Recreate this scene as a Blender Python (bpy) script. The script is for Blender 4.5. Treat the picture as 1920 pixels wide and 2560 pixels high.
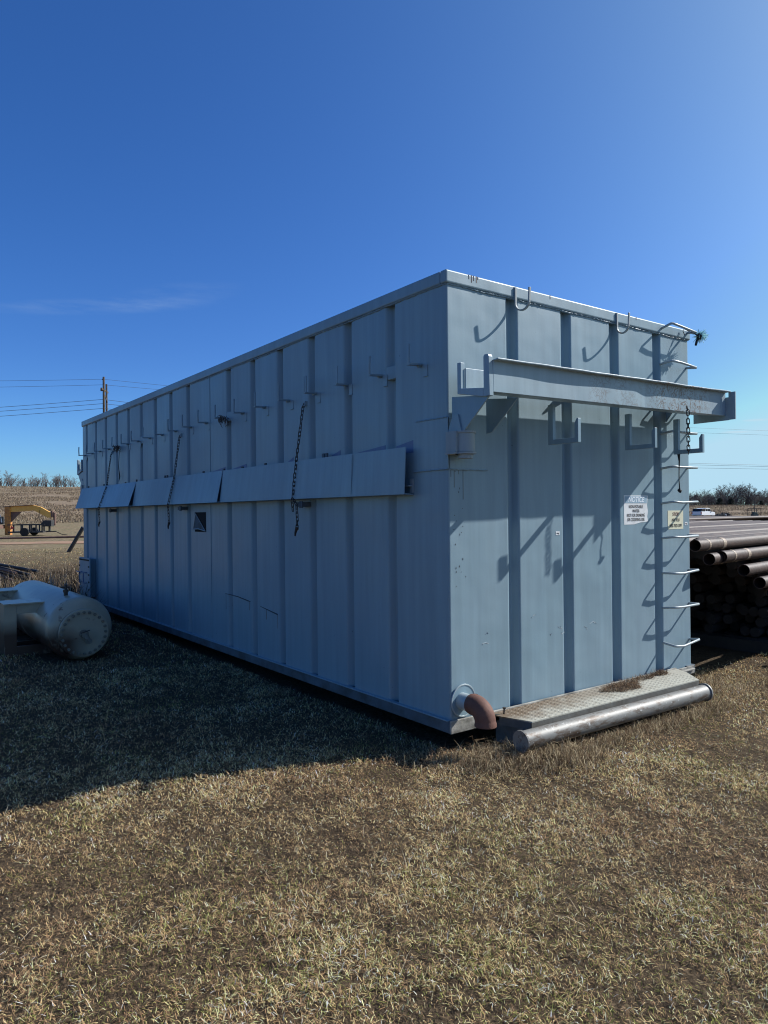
import bpy, math, random
import numpy as np
from mathutils import Vector, Matrix
for o in list(bpy.data.objects): bpy.data.objects.remove(o)
SC = bpy.context.scene; COL = SC.collection
# ------------------------------------------------------------------ camera, sky, sun, exposure
CP = Vector((-3.2254, -3.65044, 1.47085))
YAW, PIT, ROL, FPX = 0.634716013, 0.00185249786, -0.0100776525, 1812.09591
_f = Vector((math.sin(YAW)*math.cos(PIT), math.cos(YAW)*math.cos(PIT), math.sin(PIT)))
_r = _f.cross(Vector((0, 0, 1))).normalized(); _u = _r.cross(_f)
CR = _r*math.cos(ROL)+_u*math.sin(ROL); CU = -_r*math.sin(ROL)+_u*math.cos(ROL); CF = _f
cam = bpy.data.cameras.new('camera'); co = bpy.data.objects.new('camera', cam); COL.objects.link(co)
cam.sensor_fit = 'VERTICAL'; cam.sensor_height = 36; cam.sensor_width = 27; cam.lens = 36*FPX/2560
cam.clip_start = 0.05; cam.clip_end = 8000
co.matrix_world = Matrix(((CR.x, CU.x, -CF.x, CP.x), (CR.y, CU.y, -CF.y, CP.y), (CR.z, CU.z, -CF.z, CP.z), (0, 0, 0, 1)))
SC.camera = co
SUN = Vector((1, -.37, .79)).normalized()
EL = math.asin(SUN.z); AZ = math.atan2(SUN.x, SUN.y)
SUN_STRENGTH, SKY_STRENGTH = 5.0, 0.095
sl = bpy.data.lights.new('sun', 'SUN'); sl.energy = SUN_STRENGTH; sl.angle = math.radians(.53); sl.color = (1, .985, .97)
so = bpy.data.objects.new('sun', sl); COL.objects.link(so); so.rotation_euler = (-SUN).to_track_quat('-Z', 'Y').to_euler()
W_ = bpy.data.worlds.new('World'); SC.world = W_; W_.use_nodes = True
nt = W_.node_tree; nt.nodes.clear()
def N(nt, t, **k):
    n = nt.nodes.new(t)
    for a, b in k.items():
        if a.startswith('i_'):
            key = a[2:]; key = int(key) if key.isdigit() else key.replace('_', ' ')
            n.inputs[key].default_value = b
        else: setattr(n, a, b)
    return n
def Lk(nt, a, b): nt.links.new(a, b)
sky = N(nt, 'ShaderNodeTexSky'); sky.sky_type = 'NISHITA'; sky.sun_disc = False
sky.sun_elevation = EL; sky.sun_rotation = AZ; sky.altitude = 300; sky.air_density = .8; sky.dust_density = 1.5; sky.ozone_density = 6
hs = N(nt, 'ShaderNodeHueSaturation', i_Saturation=1.18, i_Value=1.0); Lk(nt, sky.outputs[0], hs.inputs['Color'])
tint = N(nt, 'ShaderNodeMix', data_type='RGBA', blend_type='MULTIPLY', i_0=1.0); Lk(nt, hs.outputs[0], tint.inputs[6]); tint.inputs[7].default_value = (.99, 1.10, 1.36, 1)
bg = N(nt, 'ShaderNodeBackground', i_Strength=SKY_STRENGTH)
tc = N(nt, 'ShaderNodeTexCoord')
def pdir(u, v): return (CF+CR*((u-960)/FPX)-CU*((v-1280)/FPX)).normalized()
sep_ = N(nt, 'ShaderNodeSeparateXYZ'); Lk(nt, tc.outputs['Generated'], sep_.inputs[0])
hz_ = N(nt, 'ShaderNodeMapRange', interpolation_type='SMOOTHERSTEP'); Lk(nt, sep_.outputs[2], hz_.inputs[0]); hz_.inputs[1].default_value = -.02; hz_.inputs[2].default_value = .24; hz_.inputs[3].default_value = 1; hz_.inputs[4].default_value = 0
hm_ = N(nt, 'ShaderNodeMix', data_type='RGBA', blend_type='MULTIPLY'); Lk(nt, hz_.outputs[0], hm_.inputs[0]); Lk(nt, tint.outputs[2], hm_.inputs[6]); hm_.inputs[7].default_value = (1.2, 1.36, 1.15, 1)
sd_ = N(nt, 'ShaderNodeVectorMath', operation='DOT_PRODUCT'); Lk(nt, tc.outputs['Generated'], sd_.inputs[0]); sd_.inputs[1].default_value = tuple(SUN)
mx_ = N(nt, 'ShaderNodeMath', operation='MAXIMUM'); Lk(nt, sd_.outputs['Value'], mx_.inputs[0]); mx_.inputs[1].default_value = 0
pw_ = N(nt, 'ShaderNodeMath', operation='POWER'); Lk(nt, mx_.outputs[0], pw_.inputs[0]); pw_.inputs[1].default_value = 4
gl_ = N(nt, 'ShaderNodeMix', data_type='RGBA', blend_type='MULTIPLY'); Lk(nt, pw_.outputs[0], gl_.inputs[0]); Lk(nt, hm_.outputs[2], gl_.inputs[6]); gl_.inputs[7].default_value = (2.8, 2.2, 1.05, 1)
dk_ = N(nt, 'ShaderNodeMix', data_type='RGBA', blend_type='DARKEN', i_0=1.0); Lk(nt, gl_.outputs[2], dk_.inputs[6]); dk_.inputs[7].default_value = (4.0, 6.2, 7.6, 1)
cur = dk_.outputs[2]
nz = N(nt, 'ShaderNodeTexNoise', i_Scale=9.0, i_Detail=6.0, i_Roughness=.6)
mp = N(nt, 'ShaderNodeMapping'); mp.inputs['Scale'].default_value = (1.5, 1.5, 9); Lk(nt, tc.outputs['Generated'], mp.inputs[0]); Lk(nt, mp.outputs[0], nz.inputs['Vector'])
def wisp(cur, u, v, wa, wb, tilt, amt):
    d = pdir(u, v); r = d.cross(Vector((0, 0, 1))).normalized(); up = r.cross(d)
    e1 = r*math.cos(tilt)+up*math.sin(tilt); e2 = -r*math.sin(tilt)+up*math.cos(tilt)
    outs = []
    for e, w in ((e1, wa), (e2, wb)):
        dt = N(nt, 'ShaderNodeVectorMath', operation='DOT_PRODUCT'); Lk(nt, tc.outputs['Generated'], dt.inputs[0]); dt.inputs[1].default_value = tuple(e/w)
        m = N(nt, 'ShaderNodeMath', operation='SUBTRACT'); Lk(nt, dt.outputs['Value'], m.inputs[0]); m.inputs[1].default_value = 0
        p = N(nt, 'ShaderNodeMath', operation='POWER'); ab = N(nt, 'ShaderNodeMath', operation='ABSOLUTE'); Lk(nt, m.outputs[0], ab.inputs[0]); Lk(nt, ab.outputs[0], p.inputs[0]); p.inputs[1].default_value = 2
        outs.append(p.outputs[0])
    s = N(nt, 'ShaderNodeMath', operation='ADD'); Lk(nt, outs[0], s.inputs[0]); Lk(nt, outs[1], s.inputs[1])
    mr = N(nt, 'ShaderNodeMapRange', interpolation_type='SMOOTHSTEP'); Lk(nt, s.outputs[0], mr.inputs[0]); mr.inputs[1].default_value = 0; mr.inputs[2].default_value = 1; mr.inputs[3].default_value = amt; mr.inputs[4].default_value = 0
    df = N(nt, 'ShaderNodeVectorMath', operation='DOT_PRODUCT'); Lk(nt, tc.outputs['Generated'], df.inputs[0]); df.inputs[1].default_value = tuple(d)
    gt = N(nt, 'ShaderNodeMath', operation='GREATER_THAN'); Lk(nt, df.outputs['Value'], gt.inputs[0]); gt.inputs[1].default_value = 0
    nr = N(nt, 'ShaderNodeMapRange'); Lk(nt, nz.outputs[0], nr.inputs[0]); nr.inputs[1].default_value = .35; nr.inputs[2].default_value = .7
    a = N(nt, 'ShaderNodeMath', operation='MULTIPLY'); Lk(nt, mr.outputs[0], a.inputs[0]); Lk(nt, nr.outputs[0], a.inputs[1])
    b = N(nt, 'ShaderNodeMath', operation='MULTIPLY'); Lk(nt, a.outputs[0], b.inputs[0]); Lk(nt, gt.outputs[0], b.inputs[1])
    mx = N(nt, 'ShaderNodeMix', data_type='RGBA'); Lk(nt, b.outputs[0], mx.inputs[0]); Lk(nt, cur, mx.inputs[6]); mx.inputs[7].default_value = (5, 6.2, 7.2, 1)
    return mx.outputs[2]
for a in ((250, 765, .16, .012, .11, .10), (440, 738, .10, .018, .18, .06), (1898, 1050, .022, .0022, -.02, .9), (1842, 1080, .022, .0018, -.03, .8), (1915, 1076, .02, .002, .1, .5)):
    cur = wisp(cur, *a)
Lk(nt, cur, bg.inputs['Color'])
wo = N(nt, 'ShaderNodeOutputWorld'); Lk(nt, bg.outputs[0], wo.inputs[0])
SC.view_settings.view_transform = 'Standard'; SC.view_settings.look = 'None'; SC.view_settings.gamma = 1; SC.view_settings.exposure = 0.3
SC.cycles.filter_width = 1.1
SC.cycles.max_bounces = 5; SC.cycles.diffuse_bounces = 2
try: SC.cycles.use_denoising = True
except Exception: pass

def at(u, v, D): return CP+(CF+CR*((u-960)/FPX)-CU*((v-1280)/FPX))*D
rnd = random.Random(7)

# ------------------------------------------------------------------ helpers
def smooth(a, b, x):
    t = np.clip((x-a)/(b-a), 0, 1); return t*t*(3-2*t)
def h2(x, y):
    n = np.sin(x*127.1+y*311.7)*43758.5453; return n-np.floor(n)
def vnoise(x, y):
    xi, yi = np.floor(x), np.floor(y); fx, fy = x-xi, y-yi; fx = fx*fx*(3-2*fx); fy = fy*fy*(3-2*fy)
    a, b, c, d = h2(xi, yi), h2(xi+1, yi), h2(xi, yi+1), h2(xi+1, yi+1)
    return (a*(1-fx)+b*fx)*(1-fy)+(c*(1-fx)+d*fx)*fy
def gz(x, y):
    x = np.asarray(x, float); y = np.asarray(y, float)
    dx, dy = x-CP.x, y-CP.y
    D = dx*CF.x+dy*CF.y; lat = dx*CR.x+dy*CR.y; R = np.hypot(dx, dy)
    s = lat/np.maximum(np.abs(D), 1)
    side = smooth(-.38, .15, s)
    hl = np.minimum(R, 230)-75; hl = np.where(hl > 0, hl, 0)
    left = 10.4*(hl/155.)**1.15
    right = 2.5*np.clip((R-150)/42., 0, 1)
    z = -.13+left*(1-side)+right*side
    z = z+(vnoise(x*.9, y*.9)-.5)*.03*smooth(1., 4, R)+(vnoise(x*.11+7, y*.11)-.5)*.5*smooth(30, 90, R)
    return z-smooth(260, 900, R)*12
def gzf(x, y): return float(gz(x, y))

class MB:
    def __init__(s): s.v = []; s.f = []
    def add(s, vs, fs):
        b = len(s.v); s.v += [tuple(p) for p in vs]; s.f += [tuple(i+b for i in f) for f in fs]; return s
    def box(s, a, b):
        x0, y0, z0 = [min(a[i], b[i]) for i in range(3)]; x1, y1, z1 = [max(a[i], b[i]) for i in range(3)]
        return s.add([(x0,y0,z0),(x1,y0,z0),(x1,y1,z0),(x0,y1,z0),(x0,y0,z1),(x1,y0,z1),(x1,y1,z1),(x0,y1,z1)],
                     [(0,3,2,1),(4,5,6,7),(0,1,5,4),(1,2,6,5),(2,3,7,6),(3,0,4,7)])
    def bar(s, a, b, w, h, up=(0,0,1)):
        a = Vector(a); b = Vector(b); d = (b-a).normalized(); up = Vector(up)
        if abs(d.dot(up)) > .98: up = Vector((0,1,0))
        r = d.cross(up).normalized()*(w/2); u = r.cross(d).normalized()*(h/2)
        vs = []
        for p in (a, b): vs += [p-r-u, p+r-u, p+r+u, p-r+u]
        return s.add(vs, [(0,1,2,3),(7,6,5,4),(0,4,5,1),(1,5,6,2),(2,6,7,3),(3,7,4,0)])
    def prism(s, poly, ax, lo, hi):      # poly in the two other axes (cyclic order)
        n = len(poly); vs = []
        for h in (lo, hi):
            for p in poly:
                c = [0,0,0]; c[ax] = h; o = [i for i in range(3) if i != ax]; c[o[0]] = p[0]; c[o[1]] = p[1]; vs.append(c)
        return s.add(vs, [tuple(range(n))[::-1], tuple(range(n, 2*n))]+[(i, (i+1)%n, n+(i+1)%n, n+i) for i in range(n)])
    def tube(s, pts, rad, n=10, caps=True, closed=False, flat=1.0):
        pts = [Vector(p) for p in pts]; m = len(pts)
        rad = rad if isinstance(rad, (list, tuple)) else [rad]*m
        b = len(s.v); prev = None
        for i, p in enumerate(pts):
            if closed: d = pts[(i+1)%m]-pts[i-1]
            else: d = pts[min(i+1, m-1)]-pts[max(i-1, 0)]
            d.normalize()
            if prev is None:
                up = Vector((0,0,1)) if abs(d.z) < .9 else Vector((0,1,0)); r = d.cross(up).normalized()
            else: r = (prev-d*prev.dot(d)).normalized()
            prev = r; u = r.cross(d)
            for k in range(n):
                a = 2*math.pi*k/n; s.v.append(tuple(p+r*(rad[i]*math.cos(a))+u*(rad[i]*flat*math.sin(a))))
        for i in range(m if closed else m-1):
            for k in range(n):
                j = (i+1)%m
                s.f.append((b+i*n+k, b+i*n+(k+1)%n, b+j*n+(k+1)%n, b+j*n+k))
        if caps and not closed:
            s.f.append(tuple(b+k for k in range(n))[::-1]); s.f.append(tuple(b+(m-1)*n+k for k in range(n)))
        return s
    def lathe(s, prof, origin, axis, n=24):   # prof: (dist along axis, radius)
        o = Vector(origin); d = Vector(axis).normalized(); up = Vector((0,0,1)) if abs(d.z) < .9 else Vector((1,0,0))
        r = d.cross(up).normalized(); u = r.cross(d); b = len(s.v)
        for t, R in prof:
            for k in range(n):
                a = 2*math.pi*k/n; s.v.append(tuple(o+d*t+r*(R*math.cos(a))+u*(R*math.sin(a))))
        for i in range(len(prof)-1):
            for k in range(n): s.f.append((b+i*n+k, b+i*n+(k+1)%n, b+(i+1)*n+(k+1)%n, b+(i+1)*n+k))
        if prof[0][1] > 1e-6: s.f.append(tuple(b+k for k in range(n))[::-1])
        if prof[-1][1] > 1e-6: s.f.append(tuple(b+(len(prof)-1)*n+k for k in range(n)))
        return s
    def obj(s, name, mat, parent=None, bevel=0, sm=False, loc=None, seg=2):
        me = bpy.data.meshes.new(name); me.from_pydata(s.v, [], s.f); me.update()
        if mat: me.materials.append(mat)
        if sm: me.polygons.foreach_set('use_smooth', [True]*len(me.polygons))
        o = bpy.data.objects.new(name, me); COL.objects.link(o)
        if sm:
            try:
                me.set_sharp_from_angle(angle=math.radians(42))
            except Exception: pass
        if parent: o.parent = parent
        if loc is not None: o.location = loc
        if bevel:
            m = o.modifiers.new('b', 'BEVEL'); m.width = bevel; m.segments = seg; m.limit_method = 'ANGLE'; m.angle_limit = math.radians(35); m.harden_normals = False
        return o
def empty(name, loc=(0,0,0), rz=0):
    o = bpy.data.objects.new(name, None); COL.objects.link(o); o.location = loc; o.rotation_euler = (0,0,rz); o.empty_display_size = .2; return o
def tag(o, label=None, cat=None, group=None, kind=None):
    if label: o['label'] = label
    if cat: o['category'] = cat
    if group: o['group'] = group
    if kind: o['kind'] = kind
    return o
def copy_tree(o, parent=None):
    c = o.copy(); COL.objects.link(c); c.parent = parent
    for ch in [x for x in o.children]: copy_tree(ch, c)
    return c
def text_mesh(txt, size, sx=1.0, offset=0.0, shear=0.0, extrude=.0006):
    cu = bpy.data.curves.new('t', 'FONT'); cu.body = txt; cu.size = size; cu.align_x = 'CENTER'; cu.align_y = 'CENTER'; cu.offset = offset; cu.shear = shear; cu.extrude = extrude
    ob = bpy.data.objects.new('t', cu); COL.objects.link(ob)
    dg = bpy.context.evaluated_depsgraph_get(); me = bpy.data.meshes.new_from_object(ob.evaluated_get(dg))
    vs = [(v.co.x*sx, v.co.y, v.co.z) for v in me.vertices]; fs = [tuple(p.vertices) for p in me.polygons]
    bpy.data.objects.remove(ob); return vs, fs

# ------------------------------------------------------------------ materials
def mat(name, base, rough=.6, metal=0., spec=.5):
    m = bpy.data.materials.new(name); m.use_nodes = True
    b = m.node_tree.nodes['Principled BSDF']; b.inputs['Base Color'].default_value = (*base, 1); b.inputs['Roughness'].default_value = rough; b.inputs['Metallic'].default_value = metal
    b.inputs['Specular IOR Level'].default_value = spec
    return m
def P(m): return m.node_tree, m.node_tree.nodes['Principled BSDF']
def noise(nt, scale, detail=4, rough=.55, mapping=None, coord='Object', dist=0):
    tc = N(nt, 'ShaderNodeTexCoord'); n = N(nt, 'ShaderNodeTexNoise', i_Scale=scale, i_Detail=detail, i_Roughness=rough, i_Distortion=dist)
    if mapping:
        mp = N(nt, 'ShaderNodeMapping'); mp.inputs['Scale'].default_value = mapping; Lk(nt, tc.outputs[coord], mp.inputs[0]); Lk(nt, mp.outputs[0], n.inputs['Vector'])
    else: Lk(nt, tc.outputs[coord], n.inputs['Vector'])
    return n.outputs[0]
def rng(nt, src, a, b, c=0, d=1):
    r = N(nt, 'ShaderNodeMapRange'); Lk(nt, src, r.inputs[0])
    for i, v in enumerate((a, b, c, d)): r.inputs[i+1].default_value = v
    return r.outputs[0]
def mix(nt, fac, a, b, mode='MIX'):
    m = N(nt, 'ShaderNodeMix', data_type='RGBA', blend_type=mode)
    if isinstance(fac, (int, float)): m.inputs[0].default_value = fac
    else: Lk(nt, fac, m.inputs[0])
    for i, x in ((6, a), (7, b)):
        if isinstance(x, tuple): m.inputs[i].default_value = (*x, 1) if len(x) == 3 else x
        else: Lk(nt, x, m.inputs[i])
    return m.outputs[2]
def mth(nt, op, a, b=None):
    m = N(nt, 'ShaderNodeMath', operation=op)
    for i, x in ((0, a), (1, b)):
        if x is None: continue
        if isinstance(x, (int, float)): m.inputs[i].default_value = x
        else: Lk(nt, x, m.inputs[i])
    return m.outputs[0]
def bump(nt, b, h, strength, dist=.01, prev=None):
    n = N(nt, 'ShaderNodeBump', i_Strength=strength, i_Distance=dist); Lk(nt, h, n.inputs['Height'])
    if prev is not None: Lk(nt, prev, n.inputs['Normal'])
    Lk(nt, n.outputs[0], b.inputs['Normal']); return n.outputs[0]

def blue_paint(name, base=(.222, .322, .368), rust=.70, rough=.42, scr=None, wav=.42):
    m = mat(name, base, rough); nt, b = P(m)
    streak = noise(nt, 1.0, 5, .6, (14, 14, .8)); big = noise(nt, .7, 3); fine = noise(nt, 60, 3, .6)
    c = mix(nt, rng(nt, streak, .3, .7), tuple(x*.87 for x in base), tuple(min(1, x*1.08) for x in base))
    c = mix(nt, rng(nt, big, .35, .7, 0, .45), c, (base[0]*1.05, base[1]*.94, base[2]*.95))
    spk = noise(nt, 38, 3, .7); pm = noise(nt, 1.3, 3, .6)
    sp = mth(nt, 'MULTIPLY', rng(nt, spk, .69, .72), rng(nt, pm, .5, .62))
    c = mix(nt, sp, c, (.07, .09, .11))
    rs = mth(nt, 'MULTIPLY', rng(nt, noise(nt, 9, 6, .7, (1, 1, .35)), rust, rust+.06), .8)
    c = mix(nt, rs, c, (.17, .085, .045))
    if scr:
        c = scr(nt, c)
    Lk(nt, c, b.inputs['Base Color'])
    Lk(nt, rng(nt, big, .3, .7, rough-.08, rough+.12), b.inputs['Roughness'])
    p = bump(nt, b, noise(nt, 1.9, 2), wav, .035); bump(nt, b, fine, .12, .003, p)
    return m
def scratch_layer(nt, c):
    tc = N(nt, 'ShaderNodeTexCoord'); sep = N(nt, 'ShaderNodeSeparateXYZ'); Lk(nt, tc.outputs['Object'], sep.inputs[0])
    outs = None
    for sc, off, th in ((7, 0, .035), (13, 3.3, .045), (10, 9.1, .03)):
        mp = N(nt, 'ShaderNodeMapping'); mp.inputs['Location'].default_value = (off, off, off)
        n = N(nt, 'ShaderNodeTexNoise', i_Scale=sc, i_Detail=2.0, i_Roughness=.5, i_Distortion=1.6); Lk(nt, tc.outputs['Object'], mp.inputs[0]); Lk(nt, mp.outputs[0], n.inputs['Vector'])
        a = mth(nt, 'ABSOLUTE', mth(nt, 'SUBTRACT', n.outputs[0], .5)); l = rng(nt, a, th*.15, th*.75, 1, 0)
        outs = l if outs is None else mth(nt, 'MAXIMUM', outs, l)
    x = sep.outputs[0]
    m1 = mth(nt, 'MULTIPLY', rng(nt, x, 1.62, 1.85), rng(nt, x, 2.62, 2.4))
    m2 = mth(nt, 'MULTIPLY', mth(nt, 'MULTIPLY', rng(nt, x, .95, 1.05), rng(nt, x, 1.7, 1.5)), .5)
    msk = mth(nt, 'MULTIPLY', mth(nt, 'MAXIMUM', m1, m2), rng(nt, noise(nt, 5, 3, .6, None, 'Object'), .38, .48))
    msk = mth(nt, 'MULTIPLY', msk, outs)
    msk = mth(nt, 'MULTIPLY', msk, rng(nt, noise(nt, 21, 3, .6), .36, .44))
    return mix(nt, mth(nt, 'MULTIPLY', msk, .85), c, (.15, .08, .045))
M = {}
M['blue'] = blue_paint('blue_tank_paint')
M['beam'] = blue_paint('worn_blue_paint', (.30, .395, .435), .66, .45, scratch_layer, .25)
M['rung'] = blue_paint('rung_paint', (.34, .40, .41), .66, .35)
M['deep'] = blue_paint('deep_blue_patch', (.10, .15, .28), .7, .45)
M['bracket'] = blue_paint('stained_bracket_paint', (.30, .34, .34), .58, .55)
def simple(name, c1, c2, sc=6, rough=.7, bs=.3, metal=0, mp=None, lo=.35, hi=.65, bd=.01):
    m = mat(name, c1, rough, metal); nt, b = P(m); n = noise(nt, sc, 6, .62, mp); Lk(nt, mix(nt, rng(nt, n, lo, hi), c1, c2), b.inputs['Base Color'])
    if bs: bump(nt, b, noise(nt, sc*4, 4, .6), bs, bd)
    return m
M['elbow'] = simple('rusty_elbow', (.105, .042, .028), (.16, .07, .045), 9, .75, .25)
M['skid'] = simple('skid_worn_white', (.38, .365, .32), (.13, .12, .10), 7, .75, .4, 0, (1, 1, 2), .4, .65)
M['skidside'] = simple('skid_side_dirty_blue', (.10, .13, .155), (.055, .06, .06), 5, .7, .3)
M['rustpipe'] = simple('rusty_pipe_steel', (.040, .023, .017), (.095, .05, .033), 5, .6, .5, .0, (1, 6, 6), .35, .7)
M['shaderust'] = simple('rust_pipe_painted_shade', (.028, .024, .023), (.04, .03, .027), 5, .9, .2)  # darker copy of the pipe rust; the rack's inner shade is painted into it
M['tapemark'] = simple('bare_band_on_pipe', (.42, .36, .26), (.24, .14, .09), 20, .6, .1)
M['dark'] = mat('black_void', (.004, .005, .007), .9)
M['chain'] = simple('chain_steel', (.035, .035, .037), (.075, .06, .05), 30, .55, .2, .5)
M['rope'] = simple('frayed_cyan_rope', (.45, .80, .84), (.70, .90, .88), 30, .8, 0)
M['cord'] = mat('dark_cord', (.02, .02, .02), .9)
M['bolt'] = simple('bolt_steel', (.06, .055, .05), (.10, .07, .05), 30, .6, 0, .4)
M['white'] = simple('white_sticker', (.80, .80, .78), (.62, .62, .60), 12, .45, 0, 0, None, .45, .75)
M['cream'] = simple('cream_sticker', (.78, .74, .52), (.68, .64, .46), 9, .5, 0)
M['ink'] = mat('black_ink', (.03, .03, .035), .6)
M['redink'] = mat('dark_red_ink', (.14, .03, .025), .6)
M['header'] = mat('faded_blue_header', (.30, .42, .50), .5)
M['faded'] = mat('faded_white', (.78, .84, .88), .5)
def vessel_mat():
    m = mat('vessel_paint', (.40, .38, .33), .32, 0, .6); nt, b = P(m)
    tc = N(nt, 'ShaderNodeTexCoord'); sep = N(nt, 'ShaderNodeSeparateXYZ'); Lk(nt, tc.outputs['Object'], sep.inputs[0])
    st = noise(nt, 2.6, 6, .65, (1, 1.2, .5)); low = rng(nt, sep.outputs[2], .42, .25)
    msk = mth(nt, 'MULTIPLY', rng(nt, st, .32, .42), low)
    lf = rng(nt, sep.outputs[0], .05, -.15); msk = mth(nt, 'MULTIPLY', msk, lf)
    base = mix(nt, rng(nt, noise(nt, 4, 5, .6), .3, .7), (.46, .40, .28), (.37, .32, .23))
    c = mix(nt, msk, base, (.07, .035, .024))
    fl = mth(nt, 'MULTIPLY', rng(nt, noise(nt, 7, 5, .65), .62, .67), .7); c = mix(nt, fl, c, (.10, .05, .03))
    Lk(nt, c, b.inputs['Base Color']); bump(nt, b, noise(nt, 25, 3), .12, .005); return m
M['vessel'] = vessel_mat()
M['stud'] = simple('dull_stud_paint', (.17, .15, .11), (.24, .21, .16), 30, .6, 0)
def step_mat():
    m = mat('tread_plate_worn', (.46, .45, .37), .55); nt, b = P(m)
    tc = N(nt, 'ShaderNodeTexCoord'); sep = N(nt, 'ShaderNodeSeparateXYZ'); Lk(nt, tc.outputs['Object'], sep.inputs[0])
    near = rng(nt, sep.outputs[1], -.34, .0); n = noise(nt, 5, 6, .65)
    d = rng(nt, mth(nt, 'ADD', mth(nt, 'MULTIPLY', near, .55), n), .5, .85)
    lf = rng(nt, sep.outputs[0], 2.1, .8, .25, 1); d = mth(nt, 'MULTIPLY', d, lf)
    c = mix(nt, d, (.44, .43, .36), (.16, .11, .065)); c = mix(nt, rng(nt, noise(nt, 40, 4, .7), .55, .68), c, (.30, .27, .2))
    Lk(nt, c, b.inputs['Base Color']); bump(nt, b, noise(nt, 50, 3), .3, .004); return m
M['step'] = step_mat()
M['skirt'] = simple('dirty_grey_skirt', (.15, .15, .135), (.09, .08, .065), 6, .8, .3)
M['stain'] = mat('grey_drip_stain', (.16, .19, .19), .6)
def bumper_mat():
    m = mat('silver_pipe_paint', (.3, .3, .29), .55, .2); nt, b = P(m)
    n = noise(nt, 6, 6, .7, (1, 3, 3)); c = mix(nt, rng(nt, n, .5, .62), (.21, .205, .19), (.10, .07, .05))
    n2 = noise(nt, 30, 4, .7); c = mix(nt, rng(nt, n2, .62, .66), c, (.42, .42, .40)); Lk(nt, c, b.inputs['Base Color']); bump(nt, b, n2, .15, .004); return m
M['bumper'] = bumper_mat()
M['yellow'] = simple('yellow_trailer_paint', (.86, .47, .10), (.78, .38, .07), 4, .5, 0)
M['orange'] = simple('rusty_orange_post', (.62, .27, .06), (.36, .15, .05), 5, .7, 0)
M['blacksteel'] = simple('black_trailer_steel', (.02, .021, .024), (.045, .04, .036), 6, .6, 0)
M['brown'] = simple('rust_brown_steel', (.13, .07, .055), (.19, .11, .08), 4, .7, .1)
M['truck'] = mat('white_car_paint', (.82, .83, .85), .25)
M['glass'] = mat('dark_car_glass', (.015, .02, .025), .08)
M['tyre'] = mat('tyre_rubber', (.015, .015, .016), .8)
M['chrome'] = mat('grey_bumper', (.35, .36, .38), .3, .8)
M['red'] = mat('red_plastic', (.5, .05, .04), .4)
M['pole'] = simple('weathered_pole_wood', (.06, .048, .04), (.11, .09, .075), 3, .9, 0)
M['wire'] = mat('wire_metal', (.05, .06, .08), .5)
M['bark'] = simple('grey_bark', (.10, .085, .075), (.16, .14, .125), 2, .9, 0)
M['twig'] = simple('bare_twigs', (.17, .145, .135), (.27, .235, .22), .5, .9, 0)
M['twigdark'] = simple('dark_bare_twigs', (.07, .058, .055), (.13, .112, .105), .5, .9, 0)
M['cedar'] = simple('cedar_needles', (.014, .02, .014), (.03, .04, .025), .8, .9, 0)
M['oldgrass'] = simple('matted_dead_grass', (.14, .085, .05), (.24, .16, .09), 12, .95, 0)
M['wood'] = simple('old_timber', (.13, .10, .075), (.07, .055, .045), 8, .9, .2)
def ground_mat():
    m = mat('dormant_turf_soil', (.1, .07, .05), .95, 0, .1); nt, b = P(m)
    tc = N(nt, 'ShaderNodeTexCoord'); sep = N(nt, 'ShaderNodeSeparateXYZ'); Lk(nt, tc.outputs['Object'], sep.inputs[0])
    vd = N(nt, 'ShaderNodeVectorMath', operation='DISTANCE'); Lk(nt, tc.outputs['Object'], vd.inputs[0]); vd.inputs[1].default_value = (CP.x, CP.y, 0)
    R = vd.outputs['Value']
    n1 = noise(nt, 45, 5, .7); near = mix(nt, rng(nt, n1, .35, .7), (.03, .021, .013), (.13, .092, .055))
    n2 = noise(nt, .35, 6, .62); n3 = noise(nt, 3.5, 6, .7); n4 = noise(nt, .06, 4, .6)
    far = mix(nt, rng(nt, n3, .35, .68), (.14, .105, .065), (.31, .235, .14)); far = mix(nt, rng(nt, n2, .45, .65, 0, .5), far, (.17, .17, .085))
    far = mix(nt, rng(nt, n3, .42, .3, 0, .6), far, (.08, .07, .045))
    hill = mix(nt, rng(nt, noise(nt, .8, 7, .7, (1, 1, 4)), .35, .7), (.19, .135, .09), (.31, .24, .165)); hill = mix(nt, rng(nt, n4, .4, .62, 0, .4), hill, (.22, .18, .11))
    c = mix(nt, rng(nt, R, 20, 42), near, far)
    hf = mth(nt, 'ADD', R, mth(nt, 'MULTIPLY', n2, 22)); c = mix(nt, rng(nt, hf, 100, 125), c, hill)
    Lk(nt, c, b.inputs['Base Color']); bump(nt, b, n3, .5, .25); return m
M['ground'] = ground_mat()
M['track'] = simple('red_dirt_track', (.36, .20, .115), (.26, .17, .10), 1.2, .95, .3)
def grass_mat(name):
    m = mat(name, (.3, .25, .15), .9, 0, .06); nt, b = P(m)
    a = N(nt, 'ShaderNodeVertexColor'); a.layer_name = 'Col'; Lk(nt, a.outputs[0], b.inputs['Base Color'])
    tr = N(nt, 'ShaderNodeBsdfTranslucent'); Lk(nt, a.outputs[0], tr.inputs[0]); ms = N(nt, 'ShaderNodeMixShader', i_0=.14)
    out = [n for n in nt.nodes if n.type == 'OUTPUT_MATERIAL'][0]
    Lk(nt, b.outputs[0], ms.inputs[1]); Lk(nt, tr.outputs[0], ms.inputs[2]); Lk(nt, ms.outputs[0], out.inputs[0]); return m
M['grass'] = grass_mat('grass_blades')

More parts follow.
